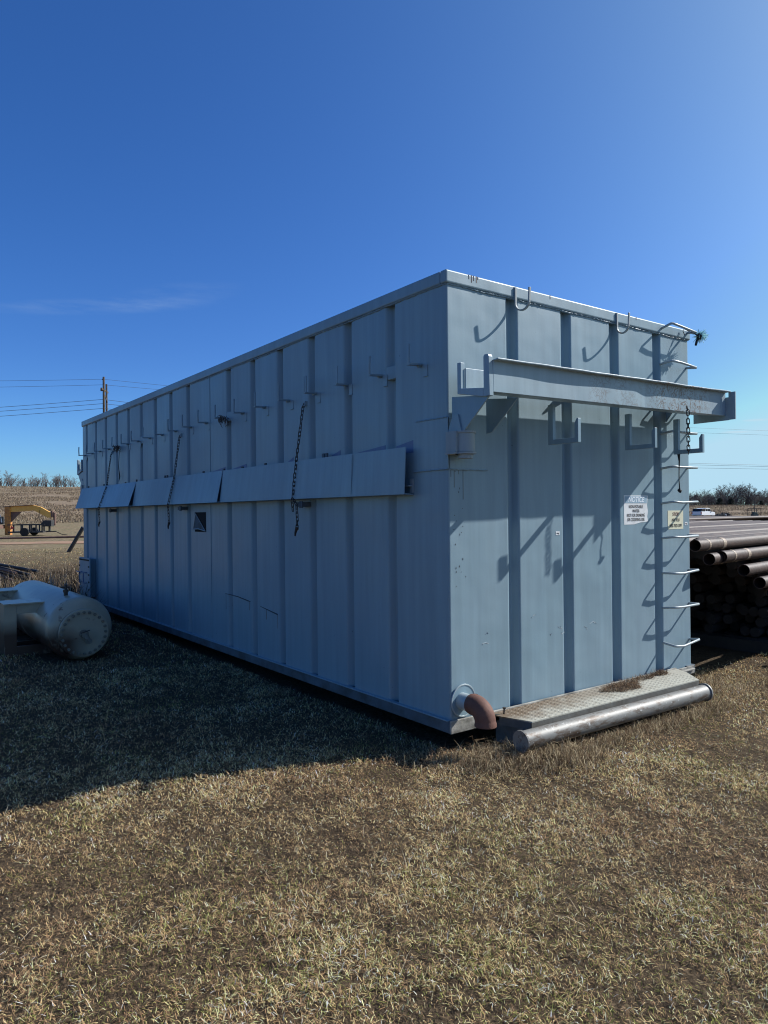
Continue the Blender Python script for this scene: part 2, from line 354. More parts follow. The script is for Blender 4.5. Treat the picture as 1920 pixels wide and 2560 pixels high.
# ------------------------------------------------------------------ ground
def build_ground():
    rings = [0]+list(np.geomspace(1.5, 5000, 150)); ns = 256; v = []; f = []
    for r in rings:
        for k in range(ns):
            a = 2*math.pi*k/ns; v.append((CP.x+r*math.sin(a), CP.y+r*math.cos(a), 0))
    v = np.array(v); v[:, 2] = gz(v[:, 0], v[:, 1])
    for i in range(len(rings)-1):
        for k in range(ns): f.append((i*ns+k, (i+1)*ns+k, (i+1)*ns+(k+1)%ns, i*ns+(k+1)%ns))
    b = MB(); b.v = [tuple(x) for x in v]; b.f = f
    tag(b.obj('ground', M['ground'], sm=True), 'dormant brown grass field', kind='structure')
build_ground()
def build_track():
    b = MB(); pts = []
    for k in range(60):
        t = k/59; lat = -60+95*t; D = 41+2.5*math.sin(t*4)
        for e in (-1.6, 1.5):
            x = CP.x+CF.x*(D+e)+CR.x*lat; y = CP.y+CF.y*(D+e)+CR.y*lat; x += (vnoise(lat*.7, e)-.5)*.8; pts.append((x, y, gzf(x, y)+.03))
    b.add(pts, [(2*i, 2*i+2, 2*i+3, 2*i+1) for i in range(59)]); tag(b.obj('dirt_track', M['track']), 'orange dirt track across the field', kind='structure')
build_track()

# ------------------------------------------------------------------ tank
W, L, H, Z0, ZR = 2.907, 9.445, 3.10, .08, 3.012
tank = empty('storage_tank', (0, 0, 0))
tag(tank, 'long pale blue corrugated steel storage tank standing on the dry grass', 'storage tank')
DEP = .055
def profile(grooves, length, o=.11, fl=.045):
    pts = [(0, 0)]
    for g in grooves:
        pts += [(g, 0), (g+(o-fl)*.45, DEP), (g+(o-fl)*.45+fl, DEP), (g+o, 0)]
    pts.append((length, 0)); return pts
def walls():
    b = MB(); sg = [.575+.57*k for k in range(16) if k != 6]
    eg = [.563, 1.155, 1.755, 2.352]
    loop = [(d, y) for y, d in profile(sg, L)]                                  # left side, x = depth inward
    loop += [(x, L-d) for x, d in profile(eg, W)[1:]]
    loop += [(W-d, L-y) for y, d in profile(sg, L)[1:]]
    loop += [(W-x, d) for x, d in profile([W-e-.115 for e in eg][::-1], W)[1:-1]]
    n = len(loop); vs = [(x, y, Z0-.02) for x, y in loop]+[(x, y, ZR+.02) for x, y in loop]
    b.add(vs, [(i, n+i, n+(i+1)%n, (i+1)%n) for i in range(n)])
    return b
body = walls().obj('corrugated_wall', M['blue'], tank, bevel=.013, seg=4)
body.modifiers['b'].angle_limit = math.radians(20)
MB().box((.05, .05, ZR+.03), (W-.05, L-.05, ZR+.05)).obj('roof', M['blue'], tank)
MB().box((.06, .06, Z0-.02), (W-.06, L-.06, Z0-.005)).obj('floor_plate', M['dark'], tank)
r = MB(); t_ = .016
for a, c in (((-t_, -t_, ZR), (W+t_, .05, H)), ((-t_, L-.05, ZR), (W+t_, L+t_, H)), ((-t_, .05, ZR), (.05, L-.05, H)), ((W-.05, .05, ZR), (W+t_, L-.05, H))): r.box(a, c)
r.obj('top_rail', M['beam'] if False else M['blue'], tank, bevel=.012, seg=3)
for nm, p0, p1, ax in (('e', (0, -.004, ZR-.004), (W, -.004, ZR-.004), 0), ('s', (-.004, 0, ZR-.004), (-.004, L, ZR-.004), 1)):
    b = MB(); n = 240 if ax == 0 else 500; pts = []; rr = []
    for i in range(n+1):
        t = i/n; p = [p0[j]+(p1[j]-p0[j])*t for j in range(3)]; p[2] += rnd.uniform(-.003, .002)+.003*math.sin(t*40); pts.append(p); rr.append(rnd.uniform(.003, .0075))
    b.tube(pts, rr, 6).obj('weld_bead', M['blue'], tank, sm=True)
# groove filler plates, seam, corner doublers
for y0 in (.57, 3.42, 6.27, 9.12):
    MB().box((.004, y0, 2.462), (.05, y0+.122, 2.558)).obj('filler_plate', M['blue'], tank, bevel=.003)
MB().tube([(-.001, 3.97, .1), (-.001, 3.97, 3.0)], .0045, 6).obj('weld_seam', M['blue'], tank)
MB().box((-.005, -.005, 1.765), (.01, .364, 2.111)).box((0, -.005, 1.765), (.34, .01, 2.111)).obj('corner_plate', M['blue'], tank, bevel=.002)
b = MB(); 
for seg in (((-.006, .36, 1.762), (-.006, 0, 1.764)), ((0, -.006, 1.762), (.36, -.006, 1.765)), ((-.006, .33, 2.113), (-.006, 0, 2.112))):
    a, c = Vector(seg[0]), Vector(seg[1]); pts = [a.lerp(c, i/40)+Vector((0, 0, rnd.uniform(-.002, .002))) for i in range(41)]; b.tube(pts, [rnd.uniform(.003, .0065) for _ in pts], 6)
b.obj('corner_weld', M['blue'], tank, sm=True)
# darker repaint above the side trough
for y0, y1, h in ((.335, .565, .06), (.70, 1.14, .045), (3.06, 3.40, .05), (3.56, 3.92, .05), (2.1, 2.2, .05), (1.32, 1.45, .055)):
    MB().add([(-.002, y0, 1.90), (-.002, y1, 1.90), (-.002, y1, 1.90+h), (-.002, y0, 1.935+h), (.001, y0, 1.90), (.001, y1, 1.90), (.001, y1, 1.90+h), (.001, y0, 1.935+h)],
             [(0, 3, 2, 1), (4, 5, 6, 7), (0, 1, 5, 4), (1, 2, 6, 5), (2, 3, 7, 6), (3, 0, 4, 7)]).obj('paint_patch', M['deep'], tank)
# skid
b = MB(); b.box((-.028, -.02, 0), (.10, L+.02, Z0-.005)); b.obj('skid_rail', M['skidside'], tank, bevel=.004)
b = MB(); b.box((W-.10, -.02, 0), (W+.028, L+.02, Z0-.005)); b.obj('skid_rail', M['skidside'], tank, bevel=.004)
MB().box((-.03, .0, Z0-.005), (.012, L, Z0+.004)).obj('skid_ledge', M['blue'], tank, bevel=.003)
MB().box((-.028, -.034, -.002), (.22, -.018, Z0+.006)).box((.22, -.034, .0), (.34, -.018, Z0-.02)).obj('skid_end_plate', M['skid'], tank, bevel=.004)
MB().box((2.45, -.03, .0), (W, -.018, Z0-.01)).box((2.45, -.05, .035), (W-.02, -.028, .05)).obj('skid_end_plate', M['skid'], tank, bevel=.004)
for y in [.25+.9*k for k in range(11)]: MB().box((.6, y, -.2), (W-.6, y+.12, .0)).obj('cross_runner', M['blacksteel'], tank)
b = MB(); r2 = random.Random(9)
for k in range(18):
    x = .05+.10*r2.random()+.02*math.sin(k); z = .95+.80*r2.random()**.8; w = r2.uniform(.003, .008); h = r2.uniform(.005, .02)
    b.add([(x, -.0012, z), (x+w, -.0012, z+h*.3), (x+w*.7, -.0012, z+h), (x-w*.2, -.0012, z+h*.6)], [(0, 1, 2, 3)])
tag(b.obj('paint_chips', M['ink'], tank), kind='stuff')
b = MB()
for x, l in ((.19, .03), (.215, .05), (.235, .035), (.26, .045), (.275, .02), (1.02, .03), (2.1, .025)): b.box((x, -.0178, 3.098-l), (x+.004, -.0155, 3.098))
b.obj('rust_run', M['brown'], tank)
b = MB()
for x, z, l in ((.05, 1.86, .22), (.09, 1.85, .12), (.13, 1.86, .3), (.02, 1.86, .15)): b.box((x, -.0012, z-l), (x+.006, .001, z))
b.obj('rust_run', M['stain'], tank)
b = MB(); r2 = random.Random(31)
for x, z in ((1.02, .56), (1.09, .60), (1.13, .545), (.80, .70), (1.40, .57), (1.46, .58), (.30, .55), (.33, .62)):
    pts = [(x, -.0006, z)]
    for q in range(5): pts.append((pts[-1][0]+r2.uniform(-.012, .03), -.0006, pts[-1][2]+r2.uniform(-.014, .012)))
    b.tube(pts, .0013, 4)
tag(b.obj('light_scratch', M['rung'], tank), kind='stuff')
# side hooks
for k in range(20):
    y = .275+.4725*k+rnd.uniform(-.01, .01); z = 2.508
    b = MB(); o = Vector((0, y, z)); tx = rnd.uniform(-.006, .006)
    b.bar(o, o+Vector((-.115, 0, -.008)), .036, .012)
    b.tube([o+Vector((-.108, 0, -.006)), o+Vector((-.108+tx, tx, .07)), o+Vector((-.106+tx, tx*1.5, .132))], .0085, 8)
    b.tube([o+Vector((.0, 0, -.004)), o+Vector((-.03, 0, -.012))], .012, 8)
    hk = b.obj('side_hook', M['blue'], tank, sm=False)
    if k in (2, 3): MB().box((-.112, y-.028, z-.004), (-.104, y+.028, z+.135)).obj('guard_plate', M['blue'], hk, bevel=.003)
    MB().box((-.004, y-.075, z-.085), (.003, y-.03, z-.005)).box((-.008, y-.078, z-.09), (.002, y-.028, z-.083)).obj('backing_plate', M['blue'], hk)
# side trough, three flaps
def flap(y0, y1, xb0, xb1, n=12):
    b = MB(); T = .006; vs = []
    for i in range(n+1):
        t = i/n; y = y0+(y1-y0)*t; xb = xb0+(xb1-xb0)*t; w = .004*math.sin(t*9+y0)
        vs += [(-.07+w, y, 1.937), (-xb+w, y, 1.612), (-.004, y, 1.606), (-.004, y, 1.606-T), (-xb-T+w, y, 1.610-T), (-.07-T+w, y, 1.937)]
    m = 6; fs = [tuple(range(m)), tuple(n*m+k for k in range(m))[::-1]]
    for i in range(n):
        for k in range(m): fs.append((i*m+k, i*m+(k+1)%m, (i+1)*m+(k+1)%m, (i+1)*m+k))
    return b.add(vs, fs)
for a in ((.365, 3.46, .088, .115), (3.475, 6.32, .14, .13), (6.33, 9.2, .182, .185)):
    flap(*a).obj('trough_flap', M['blue'], tank)
MB().tube([(-.081, 1.03, 1.93), (-.096, 1.03, 1.62)], .0035, 6).obj('weld_seam', M['blue'], tank)
MB().box((-.045, .372, 1.660), (-.005, .46, 1.668)).box((-.012, .366, 1.612), (-.004, .40, 1.715)).obj('trough_bracket', M['rung'], tank)
for y in (1.45, 1.50, 2.55, 3.05, 3.5, 4.05, 5.2, 5.28, 6.4, 6.9, 8.0, 8.9):
    MB().box((-.05, y, 1.93), (-.035, y+.03, 1.955+rnd.uniform(0, .02))).obj('hinge_tab', M['skidside'], tank)
for y in (1.85, 4.70, 7.56):
    MB().box((-.085, y-.05, 1.535), (.0, y+.06, 1.575)).box((-.09, y-.05, 1.525), (-.075, y+.0, 1.585)).obj('side_clip', M['skidside'], tank, bevel=.003)
# torn hatch
hb = MB().box((-.003, 4.11, 1.28), (.002, 4.435, 1.505)).obj('torn_opening', M['dark'], tank)  # flat black sheet on the wall; the hole's inner shade is its colour
MB().add([(-.006, 4.40, 1.485), (-.028, 4.42, 1.315), (-.006, 4.12, 1.295), (-.002, 4.39, 1.485), (-.022, 4.415, 1.315), (-.001, 4.125, 1.295)], [(0, 1, 2), (5, 4, 3), (0, 3, 4, 1), (1, 4, 5, 2), (2, 5, 3, 0)]).obj('bent_flap', M['skidside'], hb)
MB().tube([(-.006, 4.405, 1.488), (-.03, 4.425, 1.31)], .005, 5).tube([(-.03, 4.425, 1.31), (-.022, 4.28, 1.315), (-.008, 4.115, 1.292)], .006, 5).tube([(-.008, 4.40, 1.488), (-.01, 4.115, 1.293)], .004, 5).obj('torn_edge', M['rung'], hb)
# gouges
for q in (((3.60, .631), (3.30, .625), (3.05, .603), (3.0, .600)), ((2.78, .573), (2.60, .552), (2.43, .532))):
    MB().tube([(-.001, y, z) for y, z in q], [.003, .005, .006, .002][:len(q)], 5).obj('gouge', M['ink'], tank)
for y, z, l in ((3.59, .625, .16), (3.03, .60, .09), (2.66, .558, .10), (2.43, .53, .13)):
    MB().box((-.0012, y-.004, z-l), (.001, y+.002, z)).obj('rust_run', M['brown'], tank)
# manway on the side
mw = MB().box((-.115, 8.62, .13), (-.095, 9.27, .79)).obj('manway_cover', M['blue'], tank, bevel=.004)
MB().box((-.095, 8.72, .15), (.03, 9.2, .77)).obj('manway_neck', M['blue'], mw)
b = MB()
for k in range(9): b.lathe([(0, .014), (.016, .014)], (-.115, 8.66+.071*k, .755), (-1, 0, 0), 6)
for z in (.65, .52, .40, .28):
    for y in (8.65, 9.235): b.lathe([(0, .014), (.016, .014)], (-.115, y, z), (-1, 0, 0), 6)
b.obj('manway_bolts', M['bolt'], mw)
b = MB()
for y0, y1 in ((8.80, 9.0), (9.08, 9.28)): b.tube([(-.115, y0, .55), (-.165, y0, .55), (-.165, y0, .42), (-.165, y0, .38), (-.115, y0, .38)], .008, 6); b.tube([(-.165, y0, .55), (-.165, y1, .552)], .007, 6)
b.obj('manway_handle', M['deep'], mw)
# end: u-hooks on the rail
def uhook(x, tw, w=.018, T=.011, d0=.022, d1=.14, zb=2.912):
    R = (d1-d0)/2
    path = [(-d0, 3.088), (-d0, zb+R)]+[(-(d0+R)+R*math.cos(-math.pi*k/12), zb+R+R*math.sin(-math.pi*k/12)) for k in range(1, 12)]+[(-d1, zb+R), (-d1-.004, 3.062)]
    b = MB(); vs = []
    for i, (y, z) in enumerate(path):
        p0 = path[max(i-1, 0)]; p1 = path[min(i+1, len(path)-1)]; dy, dz = p1[0]-p0[0], p1[1]-p0[1]; l = math.hypot(dy, dz); ny, nz_ = dz/l*T/2, -dy/l*T/2
        for ex, sg in ((0, 1), (w, 1), (w, -1), (0, -1)):
            yy = y+ny*sg; k = max(-yy-d0, 0); vs.append((x+ex+k*math.tan(tw), yy, z+nz_*sg))
    m = len(path); fs = [(0, 1, 2, 3), tuple(4*(m-1)+k for k in (3, 2, 1, 0))]
    for i in range(m-1):
        for k in range(4): fs.append((4*i+k, 4*i+4+k, 4*i+4+(k+1)%4, 4*i+(k+1)%4))
    o = b.add(vs, fs).obj('u_hook', M['bracket'], tank, bevel=.002)
    MB().box((x-.004, -.018, 3.0), (x+w+.004, .0, 3.09)).obj('hook_base', M['blue'], o)
uhook(.632, .12); uhook(1.822, -.1)
# ladder rungs
for k in range(10):
    z = .32+.3035*k; s1, s2, s3 = [(-.03, -.06, -.01), (0, 0, 0), (-.01, -.02, -.0), (0, .0, 0), (0, -.005, 0), (0, 0, 0), (.0, 0, 0), (0, .005, 0), (0, .0, -.02), (.02, .02, -.01)][k]
    A = Vector((2.47, .0, z+.0)); B = Vector((2.475, -.112, z+.012+s1)); C = Vector((2.60, -.118, z+.008+s2*.6)); D_ = Vector((2.862, -.112, z+.012+s3)); E_ = Vector((2.876, .0, D_.z-(1.47-D_.z)*.014+(.008 if k in (1, 3) else 0)))
    pts = [A, A.lerp(B, .5), A.lerp(B, .9), B.lerp(C, .12), B.lerp(C, .6), C, C.lerp(D_, .5), C.lerp(D_, .93), D_.lerp(E_, .1), D_.lerp(E_, .5), E_]
    MB().tube(pts, .0105, 10).obj('ladder_rung', M['rung'], tank, sm=True)
# end troughs
def end_trough(mir):
    fy = (lambda y: y) if not mir else (lambda y: L-y)
    def fix(b):
        if mir: b.v = [(x, L-y, z) for x, y, z in b.v]; b.f = [f[::-1] for f in b.f]
        return b
    ZT, ZB, X0, X1 = 2.432, 2.228, .035, 2.815
    b = MB(); n = 48; T = .01
    ZK = 2.262
    prof = [(-.142, ZT-.012), (-.142, ZK+.02), (-.385, ZB+.02), (-.385, ZT), (-.440, ZT+.003), (-.440, ZT-.007), (-.395, ZT-.008), (-.395, ZB), (-.132, ZK), (-.132, ZT-.012)]
    vs = []
    for i in range(n+1):
        x = X0+(X1-X0)*i/n; dent = math.exp(-((x-1.66)/.10)**2)*.008+math.exp(-((x-2.15)/.2)**2)*.004; wv = .0012*math.sin(x*5)+.0008*math.sin(x*17)
        for j, (y, z) in enumerate(prof):
            if j in (2, 3, 6, 7): y = y+dent
            if j in (4, 5): y += .006*math.exp(-((x-1.66)/.12)**2)+.003*math.sin(x*6); z += wv
            vs.append((x, y, z+(x-.03)*.017))
    m = len(prof); fs = [tuple(range(m))[::-1], tuple(n*m+k for k in range(m))]
    for i in range(n):
        for k in range(m): fs.append((i*m+k, i*m+(k+1)%m, (i+1)*m+(k+1)%m, (i+1)*m+k))
    tr = fix(b.add(vs, fs)).obj('hose_trough', M['beam'], tank, bevel=.0025)
    # saddle at the left end (U in the YZ plane)
    sd = MB()
    for q in ([(-.100, 2.455), (-.100, ZK-.012), (-.134, ZK-.018), (-.134, 2.455)], [(-.134, ZK+.022), (-.134, ZK-.018), (-.345, ZB-.026), (-.345, ZB+.03)], [(-.345, 2.455), (-.345, ZB-.026), (-.398, ZB-.026), (-.392, 2.45), (-.385, 2.465), (-.355, 2.467)]):
        sd.prism(q, 0, -.002, .034)
    fix(sd).obj('saddle', M['beam'], tr, bevel=.003)
    fix(MB().box((X1, -.10, ZT), (X1+.012, -.42, 2.237)).box((X1, -.42, 2.24), (X1+.012, -.478, ZT+.042))).obj('end_plate', M['beam'], tr)
    for xg in (.012, .26):
        fix(MB().prism([(-.03 if xg < .1 else -.1, ZK-.02), (-.385, ZB-.02), (-.15, 2.01), (-.03 if xg < .1 else -.1, 2.005)], 0, xg, xg+.01)).obj('gusset', M['blue'], tr)
    fix(MB().prism([(0, 2.462), (-.115, 2.45), (-.115, 2.44), (0, 2.34)], 0, 1.245, 1.255)).obj('wall_bracket', M['blue'], tr)
    fix(MB().prism([(0, 2.45), (-.115, 2.45), (-.115, 2.40), (0, 2.25)], 0, 2.55, 2.56)).obj('wall_bracket', M['blue'], tr)
    # pivot tube and cheeks
    pv = fix(MB().lathe([(0, .064), (.125, .064)], (.066, -.10, 1.872), (0, 0, 1), 20).box((-.02, -.10, 1.872), (.03, 0, 1.997))).obj('pivot_tube', M['bracket'], tr, sm=True)
    fix(MB().box((-.02, -.10, 1.997), (.135, 0, 2.009)).lathe([(0, .072), (.0125, .072)], (.066, -.10, 1.9965), (0, 0, 1), 20)).obj('pivot_cap', M['bracket'], tr)
    fix(MB().box((-.03, -.10, 1.858), (.12, 0, 1.870)).lathe([(0, .072), (.012, .072)], (.066, -.10, 1.858), (0, 0, 1), 20).lathe([(0, .05), (.03, .05)], (.066, -.10, 1.83), (0, 0, 1), 16)).obj('pivot_cap', M['bracket'], tr)
    fix(MB().prism([(-.05, 2.12), (-.10, 2.12), (-.13, 2.009), (-.0, 2.009)], 0, .0, .012)).obj('gusset', M['blue'], tr)
    # hangers
    for i, (x, yi, yo, zb, zt) in enumerate(((.78, -.19, -.455, 1.945, 2.11), (1.68, -.19, -.455, 1.947, 2.10), (2.31, -.215, -.472, 1.937, 2.086))):
        h = MB(); h.box((x, yi, zb), (x+.03, yi-.045, ZB+.001)).prism([(yi-.045, zb), (yi-.045, zb+.035), (yo+.03, zb+.035), (yo+.03, zb)], 0, x, x+.03)
        h.prism([(yo+.03, zb), (yo, zb), (yo, zt), (yo+.012, zt), (yo+.03, zt-.03)], 0, x, x+.03)
        fix(h).obj('hanger', M['blue'], tr, bevel=.002)
    return tr
end_trough(False); end_trough(True)
# outlet pipe with elbow
st = MB().lathe([(-.05, .057), (.13, .057)], (.09, 0, .2), (0, -1, 0), 24).obj('outlet_pipe', M['rung'], tank, sm=True)
MB().lathe([(0, .105), (.014, .105)], (.105, 0, .2), (0, -1, 0), 32).obj('wall_flange', M['blue'], st, bevel=.003)
b = MB(); b.tube([(.105+.106*math.cos(2*math.pi*k/40), -.012, .2+.106*math.sin(2*math.pi*k/40)) for k in range(40)], .006, 6, closed=True); b.obj('flange_weld', M['rung'], st, sm=True)
b = MB(); pts = []; rr = []
for k in range(13):
    a = math.pi/2*k/12; pts.append((.09+.012*math.sin(a), -.125-.098*math.sin(a), .2-.098*(1-math.cos(a)))); rr.append(.069)
pts = [(.09, -.105, .2), (.09, -.13, .2)]+pts+[(.102, -.225, .09), (.102, -.225, .076)]; rr = [.066, .071]+rr+[.073, .073]
b.tube(pts, rr, 24, caps=False); b.tube([(.102, -.225, .08), (.102, -.225, .075)], [.064, .064], 24)
for k in (1, len(pts)-2): pass
b.obj('elbow', M['elbow'], st, sm=True)
# step plate
zs = .078
poly = [(.33, -.03), (.335, -.12), (.41, -.35), (2.385, -.375), (2.56, -.16), (2.62, -.03)]
stp = MB(); stp.prism(poly, 2, zs-.008, zs); stp.obj_ = None
step = stp.obj('step_plate', M['step'], tank)
MB().prism([(.405, -.35), (2.385, -.375), (2.385, -.367), (.405, -.342)], 2, zs-.062, zs-.008).obj('step_skirt', M['skirt'], step)
b = MB()
for (x0, y0), (x1, y1) in (((.335, -.12), (.41, -.35)), ((2.385, -.375), (2.56, -.16))):
    b.add([(x0, y0, zs-.06), (x1, y1, zs-.06), (x1, y1, zs-.008), (x0, y0, zs-.008), (x0+.006, y0, zs-.06), (x1+.006, y1, zs-.06), (x1+.006, y1, zs-.008), (x0+.006, y0, zs-.008)], [(0, 1, 2, 3), (7, 6, 5, 4), (0, 4, 5, 1), (1, 5, 6, 2), (2, 6, 7, 3), (3, 7, 4, 0)])
b.obj('step_cheek', M['skidside'], step)
MB().box((.38, -.30, -.12), (.41, -.04, .02)).obj('step_support', M['skidside'], step)
MB().box((2.3, -.30, -.12), (2.33, -.04, .02)).obj('step_support', M['skidside'], step)
b = MB(); j = 0
y = -.045
while y > -.36:
    x = .40+(.017 if j%2 else 0)
    while x < 2.46:
        ok = x > .345-(y+.12)*.33 and x < 2.40+(y+.36)*.8 and y > -.35-(x-.4)*.012+.012
        if ok:
            s = 1 if ((j+int((x-.4)/.034)) % 2) else -1; dx, dy = .011, .0045*s
            b.add([(x-dx, y-dy, zs), (x-.001, y-.0035, zs+.0022), (x+dx, y+dy, zs), (x+.001, y+.0035, zs+.0022)], [(0, 1, 2, 3)])
        x += .034
    y -= .0155; j += 1
b.obj('tread_pattern', M['step'], step)
MB().box((.33, -.035, zs-.01), (2.62, -.012, zs+.006)).obj('step_edge', M['skid'], step)
MB().lathe([(0, .006), (.035, .006), (.035, .012), (.045, .012)], (.40, -.10, zs), (.1, 0, 1), 8).obj('step_bolt', M['bolt'], step)
# bumper tube under the step
bp = MB().lathe([(0, .062), (2.09, .062)], (.245, -.41, -.005), (1, -.018, 0), 32).obj('bumper_pipe', M['bumper'], tank, sm=True)
MB().lathe([(0, .07), (.012, .072)], (.232, -.41, -.005), (1, -.018, 0), 32).obj('end_cap', M['bumper'], bp)
MB().lathe([(0, .072), (.014, .072)], (2.335, -.4475, -.005), (1, -.018, 0), 32).obj('end_cap', M['bumper'], bp)
# signs
sg = MB(); out = [(1.926, 1.357), (2.06, 1.357), (2.15, 1.372), (2.235, 1.376), (2.262, 1.382), (2.25, 1.42), (2.262, 1.46), (2.248, 1.52), (2.262, 1.60), (1.926, 1.60)]
sg.prism(out, 1, -.0015, .001); sign = sg.obj('notice_sign', M['white'], tank)
MB().box((1.936, -.0025, 1.535), (2.245, -.0005, 1.592)).obj('sign_header', M['header'], sign)
def letters(name, txt, x, z, size, sx, m, parent, off=.0, shear=0, y=-.0032):
    vs, fs = text_mesh(txt, size, sx, off, shear)
    b = MB(); b.add([(x+a, y-c*.5, z+b_) for a, b_, c in vs], [f for f in fs]); return b.obj(name, m, parent)
letters('sign_lettering', 'NOTICE', 2.09, 1.563, .060, 1.0, M['faded'], sign, .0015, .25)
for i, t in enumerate(('NON-POTABLE', 'WATER', 'NOT FOR DRINKING', 'OR COOKING USE')):
    letters('sign_lettering', t, 2.09, 1.505-.036*i, .036, .80 if i != 2 else .74, M['ink'], sign, .0002)
s2 = MB().box((2.557, -.0015, 1.305), (2.797, .001, 1.470)).obj('warning_sign', M['cream'], tank)
letters('sign_lettering', 'STOP', 2.677, 1.437, .042, .95, M['redink'], s2, .0003)
letters('sign_lettering', 'ARE YOU', 2.677, 1.385, .038, .78, M['ink'], s2, .0002)
letters('sign_lettering', '100% TIED OFF?', 2.677, 1.335, .038, .74, M['ink'], s2, .0002)
for x, z in ((1.097, 1.307), (2.844, 1.351)):
    q = MB().box((x-.022, -.0015, z-.014), (x+.022, .001, z+.014)).obj('small_sticker', M['white'], tank)
    MB().box((x-.013, -.0025, z-.004), (x+.012, -.001, z+.003)).box((x+.006, -.0025, z-.009), (x+.012, -.001, z-.004)).obj('sticker_mark', M['ink'], q)

# ------------------------------------------------------------------ chains, rope, cord
def chain_mb(path, pitch=.043, wr=.0038, wid=.0115, seed=0):
    b = MB(); pts = [Vector(p) for p in path]; rr = random.Random(seed)
    lens = [(pts[i+1]-pts[i]).length for i in range(len(pts)-1)]; tot = sum(lens); n = int(tot/(pitch*.82))
    def P_(s):
        for i, l in enumerate(lens):
            if s <= l: return pts[i].lerp(pts[i+1], s/l), (pts[i+1]-pts[i]).normalized()
            s -= l
        return pts[-1], (pts[-1]-pts[-2]).normalized()
    for k in range(n):
        c, d = P_((k+.5)*tot/n); a = (0.4 if k % 2 else 0.4+math.pi/2)+rr.uniform(-.3, .3)
        up = Vector((1, 0, 0)) if abs(d.x) < .9 else Vector((0, 1, 0)); e = d.cross(up).normalized(); f = e.cross(d); w = e*math.cos(a)+f*math.sin(a)
        hl = pitch/2-wid*.55
        lp = []
        for i in range(12):
            t = 2*math.pi*i/12; lp.append(c+d*((hl if math.cos(t) > 0 else -hl)+math.cos(t)*wid*.8)+w*(math.sin(t)*wid))
        b.tube(lp, wr, 5, closed=True)
    return b
def hchain(y, xo, nm, dbl=False, seed=0):
    root = empty(nm, (0, y, 2.43))
    path = [(0-.01, 0, .01), (-.03, .0, -.03), (-.075-.01, .03, -.49), (-xo-.02, .045, -.84), (-xo-.012, .05, -.93)]
    chain_mb(path, seed=seed).obj('chain_links', M['chain'], root, sm=True)
    tail = [(-xo-.015, .03, -.83), (-xo-.02, -.03, -.88), (-xo-.02, -.04, -1.0), (-xo-.02, -.035, -1.09)] if dbl else [(-xo-.012, .05, -.93), (-xo-.012, .045, -1.0), (-xo-.012, .03, -1.06)]
    chain_mb(tail, seed=seed+1).obj('chain_tail', M['chain'], root, sm=True)
    e = Vector(tail[-1]); MB().tube([e+Vector((0, 0, .02)), e+Vector((-.01, .012, -.03)), e+Vector((0, .035, -.055))], [.016, .01, .007], 8).obj('grab_hook', M['chain'], root, sm=True)
    MB().box((-.02, -.018, -.01), (.004, .018, .03)).obj('anchor_lug', M['blue'], root)
    return root
tag(hchain(1.87, .10, 'chain', True, 3), 'dark chain nearest the corner, hanging over the side trough with a doubled tail', 'chain', 'chains hanging down the tank side')
tag(hchain(4.83, .14, 'chain', False, 9), 'dark chain hanging over the side trough just left of the torn opening', 'chain', 'chains hanging down the tank side')
tag(hchain(7.67, .185, 'chain', False, 15), 'dark chain at the far end of the long side, hanging over the farthest trough flap', 'chain', 'chains hanging down the tank side')
ec = empty('chain', (2.165, -.435, 2.29)); tag(ec, 'short dark chain hanging from the underside of the hose trough by the ladder', 'chain')
chain_mb([(0, .01, .012), (0, 0, -.02), (0, -.002, -.34)], seed=21).obj('chain_links', M['chain'], ec, sm=True)
MB().tube([(0, 0, -.33), (.002, 0, -.375)], [.006, .003], 6).obj('end_pin', M['chain'], ec)
cd = MB().tube([(2.33, -.25, 1.94), (2.318, -.262, 1.88), (2.325, -.255, 1.80), (2.315, -.26, 1.72), (2.32, -.262, 1.655), (2.312, -.26, 1.64), (2.33, -.26, 1.63), (2.325, -.265, 1.62)], [.012, .006, .004, .004, .005, .014, .016, .008], 7).obj('cord', M['cord'], sm=True)
tag(cd, 'thin dark knotted cord dangling from the rightmost trough hanger', 'cord')
def rope():
    root = empty('rope', (2.90, -.12, 3.03)); tag(root, 'frayed pale cyan rope knotted at the right end of the top ladder rung', 'rope')
    rr = random.Random(5); b = MB()
    for k in range(170):
        d = Vector((rr.gauss(.25, 1), rr.gauss(-.3, 1), rr.gauss(.2, 1))).normalized(); l = rr.uniform(.025, .075); q = d.cross(Vector((0, 0, 1)))*rr.uniform(-.02, .02)
        b.tube([(0, 0, 0), d*l*.5+q, d*l+q*1.5+Vector((0, 0, -.006))], [.0034, .003, .002], 4)
    b.obj('frayed_strands', M['rope'], root)
    MB().tube([(-.05, .005, .0), (-.03, -.02, -.01), (-.005, .0, -.025), (.0, .02, .01), (-.02, -.01, .015)], [.008, .013, .014, .013, .008], 8).tube([(-.02, 0, -.01), (-.035, .01, -.05), (-.05, .012, -.09)], [.012, .012, .01], 7).obj('knot', M['cord'], root, sm=True)
    MB().tube([(-.04, 0, .0), (-.085, .05, .035), (-.115, .085, .065), (-.12, .09, .04), (-.125, .07, .0)], .0035, 6).obj('rope_loop', M['cord'], root)
rope()
def scrap(y, nm, label):
    rr = random.Random(int(y*10)); b = MB(); c = Vector((-.07, y, 2.50))
    for k in range(26):
        p = c+Vector((rr.uniform(-.04, .05), rr.uniform(-.03, .03), rr.uniform(-.02, .02))); b.tube([p, p+Vector((rr.uniform(-.03, .03), rr.uniform(-.03, .03), rr.uniform(-.07, -.01))), p+Vector((rr.uniform(-.04, .04), rr.uniform(-.03, .03), rr.uniform(-.11, -.03)))], [.004, .0035, .0015], 4)
    tag(b.obj(nm, M['wood']), label, 'dead vine')
